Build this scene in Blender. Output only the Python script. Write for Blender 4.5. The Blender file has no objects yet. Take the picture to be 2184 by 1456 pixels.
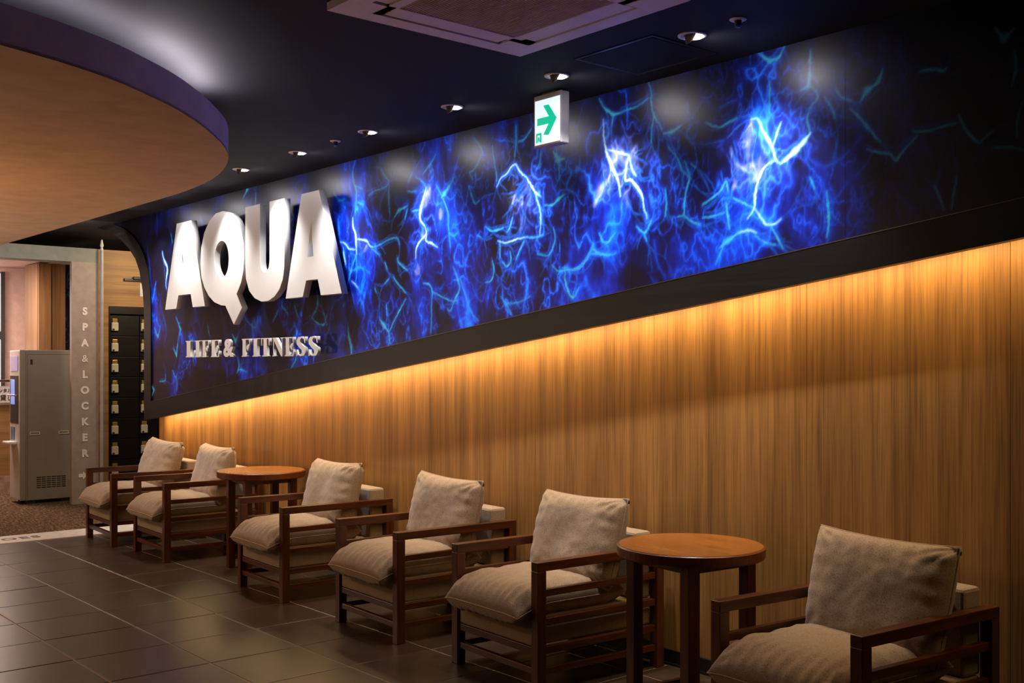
import bpy, bmesh, math, random
import numpy as np
from mathutils import Vector, Matrix, noise as mnoise

# ------------------------------------------------------------------ camera, world, lights, exposure
SC = bpy.context.scene
COL = SC.collection
CEIL = 2.88          # ceiling height
YF = 3.97            # face of the mural
YW = 4.13            # face of the wood wall behind it
cam_d = bpy.data.cameras.new('camera')
cam_d.sensor_width = 36; cam_d.lens = 36*2332/2184; cam_d.shift_y = 47/2184
cam_d.clip_start = 0.02
cam = bpy.data.objects.new('camera', cam_d); COL.objects.link(cam)
cam.location = (0, 0, 1.5); cam.rotation_euler = (math.pi/2, 0, math.radians(90-40.22))
SC.camera = cam
W = bpy.data.worlds.new('world'); SC.world = W; W.use_nodes = True
W.node_tree.nodes['Background'].inputs[0].default_value = (0.35, 0.3, 0.4, 1)
W.node_tree.nodes['Background'].inputs[1].default_value = 0.004
SC.view_settings.view_transform = 'Standard'; SC.view_settings.look = 'None'
SC.view_settings.exposure = 0.0; SC.view_settings.gamma = 1; SC.view_settings.use_curve_mapping = False

def light(name, kind, loc, power, col, size=.1, aim=None, size_y=None, angle=None, blend=1.0, spread=None):
    d = bpy.data.lights.new(name, kind); d.energy = power; d.color = col
    if kind == 'AREA':
        d.shape = 'RECTANGLE'; d.size = size; d.size_y = size_y or size
        if spread: d.spread = math.radians(spread)
    else: d.shadow_soft_size = size
    if kind == 'SPOT': d.spot_size = math.radians(angle); d.spot_blend = blend
    o = bpy.data.objects.new(name, d); COL.objects.link(o); o.location = loc
    if aim is not None:
        o.rotation_euler = (Vector(aim)-Vector(loc)).to_track_quat('-Z', 'Y').to_euler()
    return o
LAMPS = [-9.63, -8.80, -7.98, -7.17, -6.36, -5.52, -4.69, -3.86, -3.02]      # downlights along the mural
LY = 3.545
for x in LAMPS:
    light('downlight_beam', 'SPOT', (x+.01, LY+.015, CEIL-.015), 150, (1, .96, .94), .03, (x+.05, LY+.44, CEIL-.92), angle=80, blend=1)
    light('downlight_spill', 'SPOT', (x, LY, CEIL-.03), 10.5, (1, .76, .54), .04, (x, LY+.30, 0), angle=84, blend=1)
    light('downlight_halo', 'SPOT', (x+.01, LY+.01, CEIL-.022), 6.5, (1, .94, 1), .045, (x+.2, LY+.6, CEIL-.5), angle=165, blend=1)
# warm LED strip hidden behind the lower edge of the mural (slopes with it)
SL = .1205
def zband(x): return 2.103+(x+.6)*SL                      # lower edge of black band
XA, XB = -9.9, -.4
mx = (XA+XB)/2; ln = (XB-XA)*math.sqrt(1+SL*SL)
led = light('led_cove', 'AREA', (mx, 4.03, zband(mx)+.035), 50, (1, .68, .31), ln, size_y=.03)
R1 = Matrix.Rotation(-math.atan(SL), 4, 'Y'); R2 = Matrix.Rotation(math.radians(12), 4, 'X')
led.rotation_euler = (R1 @ R2).to_euler()
# tube lamps lying on top of the lowered ceiling, shining up
CVP = [(-3.97,-.6),(-3.98,.25),(-4.10,.95),(-4.33,1.46),(-4.66,1.93),(-4.98,2.21),(-5.22,2.375)]
for p, q in zip(CVP, CVP[1:]):
    l_ = math.dist(p, q)
    o = light('cove_lamp', 'AREA', ((p[0]+q[0])/2, (p[1]+q[1])/2, 2.745), 10.5*l_, (1, .88, .93), l_, size_y=.03)
    o.rotation_euler = (math.pi, 0, math.atan2(q[1]-p[1], q[0]-p[0]))
# rooms out of frame and behind, plus unseen fill lamps
light('reception_glow', 'POINT', (-6.6, .2, 1.3), 16, (1, .52, .20), .15)
light('soffit_fill', 'AREA', (-7.6, .7, 1.3), 22, (1, .50, .16), .5, (-7.4, 1.2, 2.6))  # unseen area lamp added to warm the dropped ceiling's underside
light('soffit_bounce_fill', 'AREA', (-10.0, .9, 1.1), 34, (1, .70, .52), .5, (-9.6, 1.6, 2.6))  # added out of view, stands in for floor bounce onto the dropped ceiling
light('machine_fill', 'AREA', (-9.0, .6, 2.55), 40, (1, .74, .5), .8, (-9.0, .6, 0))  # out-of-view fill added for the machine side, carpet and floor strip
light('tile_fill', 'AREA', (-4.9, .2, 2.5), 7, (1, .66, .40), .5, (-4.9, 2.0, 0))  # dim unseen fill added for the tiles and chair fronts
light('changing_room', 'AREA', (-13.2, 3.2, 2.5), 70, (1, .74, .62), .7, (-13.6, 3.6, 0))
light('locker_light', 'AREA', (-11.1, 4.95, 2.8), 20, (1, .76, .48), .3, (-12.3, 4.8, 1.6))
light('portal_light', 'AREA', (-10.6, 3.5, 2.80), 14, (1, .82, .68), .3, (-12.0, 3.9, 1.0))

# ------------------------------------------------------------------ helpers
def obj(name, mesh, mat=None, parent=None, label=None, cat=None, group=None, kind=None, loc=None):
    o = bpy.data.objects.new(name, mesh); COL.objects.link(o)
    if mat and hasattr(mesh, 'materials') and not len(mesh.materials): mesh.materials.append(mat)
    if parent: o.parent = parent
    if loc: o.location = loc
    if label: o['label'] = label
    if cat: o['category'] = cat
    if group: o['group'] = group
    if kind: o['kind'] = kind
    return o
def empty(name, loc=(0,0,0), rz=0, label=None, cat=None, group=None):
    o = obj(name, None, None, None, label, cat, group); o.location = loc; o.rotation_euler = (0, 0, rz)
    o.empty_display_size = .1
    return o
def mk(bm, name='m', smooth=False):
    m = bpy.data.meshes.new(name); bmesh.ops.recalc_face_normals(bm, faces=bm.faces[:]); bm.to_mesh(m); bm.free()
    if smooth:
        for p in m.polygons: p.use_smooth = True
    return m
def addbox(bm, a, b, bev=0):
    r = bmesh.ops.create_cube(bm, size=1)
    vs = r['verts']
    for v in vs:
        v.co = Vector([a[i]+(v.co[i]+.5)*(b[i]-a[i]) for i in range(3)])
    if bev:
        es = list({e for v in vs for e in v.link_edges})
        bmesh.ops.bevel(bm, geom=es, offset=bev, segments=2, affect='EDGES', profile=.5)
def box(a, b, bev=0, name='box'):
    bm = bmesh.new(); addbox(bm, a, b, bev); return mk(bm, name)
def boxes(lst, bev=0):
    bm = bmesh.new()
    for a, b in lst: addbox(bm, a, b, bev)
    return mk(bm)
def lathe(prof, n=32, name='lathe'):
    bm = bmesh.new(); rings = []
    for r, z in prof:
        rings.append([bm.verts.new((r*math.cos(2*math.pi*k/n), r*math.sin(2*math.pi*k/n), z)) for k in range(n)])
    for i in range(len(rings)-1):
        for k in range(n):
            bm.faces.new((rings[i][k], rings[i][(k+1) % n], rings[i+1][(k+1) % n], rings[i+1][k]))
    if prof[0][0] > 1e-4: bm.faces.new(rings[0])
    if prof[-1][0] > 1e-4: bm.faces.new(rings[-1])
    bmesh.ops.remove_doubles(bm, verts=bm.verts[:], dist=1e-6)
    return mk(bm, name)
def ring(prof, n=40):          # closed profile revolved, no caps
    bm = bmesh.new(); rings = []
    for r, z in prof:
        rings.append([bm.verts.new((r*math.cos(2*math.pi*k/n), r*math.sin(2*math.pi*k/n), z)) for k in range(n)])
    for i in range(len(rings)):
        j = (i+1) % len(rings)
        for k in range(n):
            bm.faces.new((rings[i][k], rings[i][(k+1) % n], rings[j][(k+1) % n], rings[j][k]))
    return mk(bm)
def prism(pts, y0, y1):        # polygon in (x,z), extruded in y
    bm = bmesh.new()
    a = [bm.verts.new((p[0], y0, p[1])) for p in pts]; b = [bm.verts.new((p[0], y1, p[1])) for p in pts]
    bm.faces.new(a); bm.faces.new(b[::-1])
    for i in range(len(pts)):
        j = (i+1) % len(pts); bm.faces.new((a[i], a[j], b[j], b[i]))
    return mk(bm)
def curve_mesh(polys, depth, bevel=0.0, smooth_pts=False):   # polygons with holes -> extruded mesh, front at y=0, back at y=depth
    c = bpy.data.curves.new('outline', 'CURVE'); c.dimensions = '2D'; c.fill_mode = 'BOTH'; c.extrude = depth/2-bevel; c.bevel_depth = bevel; c.bevel_resolution = 1
    for p in polys:
        s = c.splines.new('POLY'); s.points.add(len(p)-1); s.use_cyclic_u = True
        for q, pt in zip(p, s.points): pt.co = (q[0], q[1], 0, 1)
    return conv(c, depth)
def conv(c, depth):
    o = bpy.data.objects.new('outline', c); COL.objects.link(o)
    dg = bpy.context.evaluated_depsgraph_get(); dg.update()
    m = bpy.data.meshes.new_from_object(o.evaluated_get(dg))
    bpy.data.objects.remove(o); bpy.data.curves.remove(c)
    m.materials.clear()
    m.transform(Matrix.Translation((0, depth/2, 0)) @ Matrix.Rotation(math.pi/2, 4, 'X'))
    return m
def text_mesh(s, size, depth=.002, bold=0.0, align='LEFT', space=1.0):
    c = bpy.data.curves.new('lettering', 'FONT'); c.body = s; c.size = size; c.extrude = depth/2; c.offset = bold; c.align_x = align; c.space_character = space
    return conv(c, depth)
def rounded(p, it=2):
    p = [np.array(q, float) for q in p]
    for _ in range(it):
        r = []
        for i in range(len(p)):
            a, b = p[i], p[(i+1) % len(p)]; r += [a*.75+b*.25, a*.25+b*.75]
        p = r
    return p
def tube(pts, r, n=10):
    bm = bmesh.new(); rings = []
    for i, p in enumerate(pts):
        p = Vector(p); t = (Vector(pts[min(i+1, len(pts)-1)])-Vector(pts[max(i-1, 0)])).normalized()
        u = t.orthogonal().normalized() if i == 0 else (u-t*u.dot(t)).normalized(); v = t.cross(u)
        rings.append([bm.verts.new(p+(u*math.cos(2*math.pi*k/n)+v*math.sin(2*math.pi*k/n))*r) for k in range(n)])
    for a, b in zip(rings, rings[1:]):
        for k in range(n): bm.faces.new((a[k], a[(k+1) % n], b[(k+1) % n], b[k]))
    bm.faces.new(rings[0]); bm.faces.new(rings[-1])
    return mk(bm, smooth=True)

# ------------------------------------------------------------------ materials
class M:
    def __init__(s, name, col=(.5,.5,.5), rough=.5, metal=0, spec=.5, emit=None, estr=0, coat=0):
        s.m = bpy.data.materials.new(name); s.m.use_nodes = True; s.t = s.m.node_tree
        s.b = s.t.nodes['Principled BSDF']; b = s.b
        b.inputs['Base Color'].default_value = (*col, 1); b.inputs['Roughness'].default_value = rough
        b.inputs['Metallic'].default_value = metal; b.inputs['Specular IOR Level'].default_value = spec
        if coat: b.inputs['Coat Weight'].default_value = coat; b.inputs['Coat Roughness'].default_value = .1
        if emit: b.inputs['Emission Color'].default_value = (*emit, 1); b.inputs['Emission Strength'].default_value = estr
        s.col = col
    def n(s, typ, **kw):
        nd = s.t.nodes.new(typ)
        for k, v in kw.items():
            if k.startswith('i_'): nd.inputs[k[2:].replace('_', ' ')].default_value = v
            else: setattr(nd, k, v)
        return nd
    def l(s, a, b): s.t.links.new(a, b)
    def pos(s, scale=(1,1,1), src='geo'):
        mp = s.n('ShaderNodeMapping'); mp.inputs['Scale'].default_value = scale
        if src == 'geo': s.l(s.n('ShaderNodeNewGeometry').outputs['Position'], mp.inputs['Vector'])
        else: s.l(s.n('ShaderNodeTexCoord').outputs['Object'], mp.inputs['Vector'])
        return mp.outputs['Vector']
    def noise(s, vec, scale=5, detail=4, rough=.6, dist=0):
        nd = s.n('ShaderNodeTexNoise'); nd.inputs['Scale'].default_value = scale; nd.inputs['Detail'].default_value = detail
        nd.inputs['Roughness'].default_value = rough; nd.inputs['Distortion'].default_value = dist
        s.l(vec, nd.inputs['Vector']); return nd.outputs['Fac']
    def ramp(s, fac, stops):
        nd = s.n('ShaderNodeValToRGB'); s.l(fac, nd.inputs['Fac']); e = nd.color_ramp.elements
        while len(e) < len(stops): e.new(.5)
        for k, (p, c) in zip(e, stops): k.position = p; k.color = (*c, 1) if len(c) == 3 else c
        return nd.outputs['Color']
    def mix(s, f, a, b, mode='MIX'):
        nd = s.n('ShaderNodeMix', data_type='RGBA', blend_type=mode)
        for key, v in ((0, f), (6, a), (7, b)):
            if hasattr(v, 'is_output') or hasattr(v, 'links'): s.l(v, nd.inputs[key])
            elif key == 0: nd.inputs[0].default_value = v
            else: nd.inputs[key].default_value = (*v, 1)
        return nd.outputs[2]
    def color(s, out): s.l(out, s.b.inputs['Base Color']); return s
    def bump(s, h, strength=.3, dist=.002):
        nd = s.n('ShaderNodeBump'); nd.inputs['Strength'].default_value = strength; nd.inputs['Distance'].default_value = dist
        s.l(h, nd.inputs['Height']); s.l(nd.outputs['Normal'], s.b.inputs['Normal']); return s
    def rough(s, fac, lo, hi):
        nd = s.n('ShaderNodeMapRange'); nd.inputs['To Min'].default_value = lo; nd.inputs['To Max'].default_value = hi
        s.l(fac, nd.inputs['Value']); s.l(nd.outputs[0], s.b.inputs['Roughness']); return s
def simple(name, col, rough=.5, metal=0, spec=.5, var=.12, scale=12, bump=.08, **k):
    m = M(name, col, rough, metal, spec, **k); f = m.noise(m.pos(src='obj'), scale, 5)
    lo = tuple(c*(1-var) for c in col); hi = tuple(min(1, c*(1+var)) for c in col)
    m.color(m.ramp(f, [(.3, lo), (.7, hi)]))
    if bump: m.bump(m.noise(m.pos(src='obj'), scale*12, 3), bump, .001)
    return m.m
def wood(name, dark, mid, light_, vert=2, across=26, along=1.0, rough=.45, band=0, spec=.4, fine=.34):
    """grain runs along axis `vert` (0 x, 1 y, 2 z)"""
    m = M(name, mid, rough, spec=spec)
    sc = [across]*3; sc[vert] = along
    v = m.pos(tuple(sc))
    g1 = m.noise(v, 1.0, 6, .62, .4)
    sc2 = [across*9]*3; sc2[vert] = along*3
    g2 = m.noise(m.pos(tuple(sc2)), 1.0, 3, .6)
    c = m.ramp(g1, [(.28, dark), (.5, mid), (.72, light_)])
    c = m.mix(fine, c, m.ramp(g2, [(.32, (.42,.38,.35)), (.5, (.95,.95,.95)), (.68, (1.25,1.22,1.2))]), 'MULTIPLY')
    if band:
        sc3 = [band]*3; sc3[vert] = .12
        g3 = m.noise(m.pos(tuple(sc3)), 1.0, 2, .5)
        c = m.mix(.75, c, m.ramp(g3, [(.32, (.60,.58,.56)), (.46, (.86,.84,.82)), (.54, (1.0,1.0,1.0)), (.68, (1.22,1.22,1.22))]), 'MULTIPLY')
    m.color(c); m.bump(g2, .12, .0006); m.rough(g1, rough-.08, rough+.1)
    return m.m
MAT = {}
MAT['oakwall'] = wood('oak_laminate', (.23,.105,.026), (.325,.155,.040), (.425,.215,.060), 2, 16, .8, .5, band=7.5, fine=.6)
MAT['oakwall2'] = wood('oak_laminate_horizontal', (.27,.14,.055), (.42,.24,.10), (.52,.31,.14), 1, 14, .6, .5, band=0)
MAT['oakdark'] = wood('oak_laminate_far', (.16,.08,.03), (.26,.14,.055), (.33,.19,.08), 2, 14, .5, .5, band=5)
def frame_wood(axis): return wood('walnut_stain_%d' % axis, (.036,.0085,.0025), (.078,.020,.005), (.13,.036,.008), axis, 30, 2.0, .30, spec=.5)
FW = [frame_wood(0), frame_wood(1), frame_wood(2)]
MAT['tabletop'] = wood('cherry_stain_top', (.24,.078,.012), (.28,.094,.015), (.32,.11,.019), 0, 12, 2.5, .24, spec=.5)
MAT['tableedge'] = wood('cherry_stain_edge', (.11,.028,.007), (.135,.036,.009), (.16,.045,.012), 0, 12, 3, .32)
MAT['blackband'] = wood('black_stained_band', (.003,.003,.0035), (.005,.005,.0055), (.009,.0085,.009), 0, 40, 1.5, .42, spec=.3)
MAT['base'] = simple('black_baseboard', (.008,.008,.009), .35)
MAT['ceiling'] = simple('midnight_ceiling_paint', (.017,.018,.024), .75, spec=.2, scale=3, bump=.15)
MAT['cove'] = simple('grey_ceiling_paint', (.10,.10,.11), .8)
MAT['darkwall'] = simple('dark_wall_paint', (.03,.025,.022), .7)
MAT['warmwall'] = simple('warm_wall_paint', (.30,.22,.16), .7)
MAT['soffit'] = simple('tan_soffit_fabric', (.50,.34,.22), .75, scale=6, bump=.2)
MAT['fascia'] = simple('mauve_fascia_paint', (.74,.62,.70), .7, scale=4)
MAT['white'] = simple('white_plastic', (.72,.72,.72), .4, bump=0)
MAT['letter'] = simple('white_letter_enamel', (.60,.60,.595), .42, scale=5, bump=.03, var=.03)
MAT['cass'] = simple('cassette_plastic', (.90,.86,.96), .45, bump=0, var=.04)
MAT['slot'] = simple('dark_slot', (.03,.025,.025), .6)
MAT['grille'] = simple('grille_plastic', (.55,.42,.38), .5)
MAT['metal'] = simple('brushed_metal', (.55,.55,.56), .32, metal=1, bump=0)
MAT['snoot'] = simple('bronze_snoot', (.10,.072,.058), .45, metal=.2, bump=0)
MAT['reflector'] = simple('white_reflector', (.85,.84,.80), .3, bump=0)
MAT['bulb'] = M('lamp_glass', (1,1,1), .3, emit=(1,.93,.8), estr=14).m
MAT['ledem'] = M('led_emitter', (1,1,1), .3, emit=(1,.62,.25), estr=6).m
MAT['cavem'] = M('cove_tube', (1,1,1), .3, emit=(.90,.82,.93), estr=3).m
MAT['signface'] = M('lit_sign_face', (.8,.85,.85), .3, emit=(.80,.95,1.0), estr=.9).m
MAT['signgreen'] = M('lit_sign_green', (0,.35,.2), .3, emit=(.0,.50,.29), estr=.95).m
MAT['signbox'] = simple('sign_box_plastic', (.45,.42,.41), .5)
MAT['locker'] = simple('locker_door_black', (.010,.007,.006), .4)
MAT['lockbody'] = simple('lock_cream_plastic', (.62,.60,.46), .4)
MAT['keytag'] = simple('gold_key_tag', (.62,.44,.10), .3, metal=.6)
MAT['machine'] = simple('machine_grey_enamel', (.27,.25,.215), .5, scale=2, bump=.1)
MAT['machfront'] = simple('machine_white_front', (.62,.56,.52), .35)
MAT['column'] = simple('column_grey_beige', (.36,.30,.27), .6)
MAT['beam'] = simple('beam_grey_green', (.24,.26,.24), .65)
MAT['pink'] = simple('pink_plaster', (.62,.42,.36), .7)
MAT['spatext'] = simple('pale_lettering', (.85,.80,.76), .6)
MAT['ink'] = simple('black_ink', (.03,.03,.035), .5)
MAT['strip'] = simple('white_threshold', (.66,.62,.60), .45)
MAT['marble'] = simple('beige_marble', (.50,.36,.28), .3, var=.35)
MAT['screen'] = M('screen_blue', (.1,.2,.5), .2, emit=(.15,.3,.8), estr=.7).m
MAT['screenp'] = M('screen_lilac', (.3,.25,.4), .3, emit=(.4,.3,.6), estr=.4).m
MAT['window'] = M('lit_window', (.9,.88,.85), .3, emit=(1,.9,.8), estr=1.3).m

def mat_tile():
    m = M('brown_porcelain_tile', (.05,.035,.027), .28, spec=1.0)
    oi = m.n('ShaderNodeObjectInfo')
    f = m.noise(m.pos((3,3,3)), 2.5, 6, .7, .5); f2 = m.noise(m.pos(), 120, 3)
    c = m.ramp(f, [(.25, (.032,.0195,.0115)), (.55, (.052,.031,.0185)), (.8, (.072,.044,.027))])
    c = m.mix(.6, c, m.ramp(oi.outputs['Random'], [(0, (.8,.8,.8)), (1, (1.2,1.17,1.15))]), 'MULTIPLY')
    m.color(c); m.rough(f, .26, .34)
    b = m.noise(m.pos((1,1,1)), 7, 3, .5)
    m.bump(b, .06, .01)
    return m.m
MAT['tile'] = mat_tile()
MAT['grout'] = simple('pale_grout', (.40,.29,.21), .55)
def mat_carpet():
    m = M('brown_loop_carpet', (.12,.07,.045), .95, spec=.1)
    v = m.pos((1,1,1)); mp = m.n('ShaderNodeMapping'); mp.inputs['Rotation'].default_value = (0,0,.9); mp.inputs['Scale'].default_value = (10,45,10)
    m.l(v, mp.inputs['Vector'])
    f = m.noise(mp.outputs[0], 1.4, 4, .7, .6)
    m.color(m.ramp(f, [(.35, (.045,.025,.015)), (.5, (.13,.08,.05)), (.66, (.34,.23,.15))])); m.bump(f, .9, .02)
    return m.m
MAT['carpet'] = mat_carpet()
def mat_fabric(name, a, b):
    m = M(name, a, .92, spec=.12)
    v = m.pos((1,1,1), 'obj')
    f = m.noise(v, 170, 3, .8); g = m.noise(v, 6, 4)
    w1 = m.n('ShaderNodeTexWave', wave_type='BANDS', bands_direction='X'); w1.inputs['Scale'].default_value = 120; w1.inputs['Distortion'].default_value = 2
    w2 = m.n('ShaderNodeTexWave', wave_type='BANDS', bands_direction='Y'); w2.inputs['Scale'].default_value = 120; w2.inputs['Distortion'].default_value = 2
    m.l(v, w1.inputs['Vector']); m.l(v, w2.inputs['Vector'])
    c = m.ramp(f, [(.30, tuple(x*.42 for x in a)), (.47, a), (.7, b)])
    c = m.mix(.5, c, m.ramp(g, [(.3, (.86,.86,.86)), (.7, (1.08,1.08,1.08))]), 'MULTIPLY')
    m.color(c)
    h = m.mix(.5, w1.outputs['Color'], w2.outputs['Color']); m.bump(m.mix(.5, h, f), .45, .0012)
    m.b.inputs['Sheen Weight'].default_value = .25
    return m.m
MAT['linen'] = mat_fabric('beige_linen', (.345,.24,.155), (.43,.31,.21))
MAT['linen2'] = mat_fabric('beige_linen_base', (.33,.24,.15), (.41,.30,.195))
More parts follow.
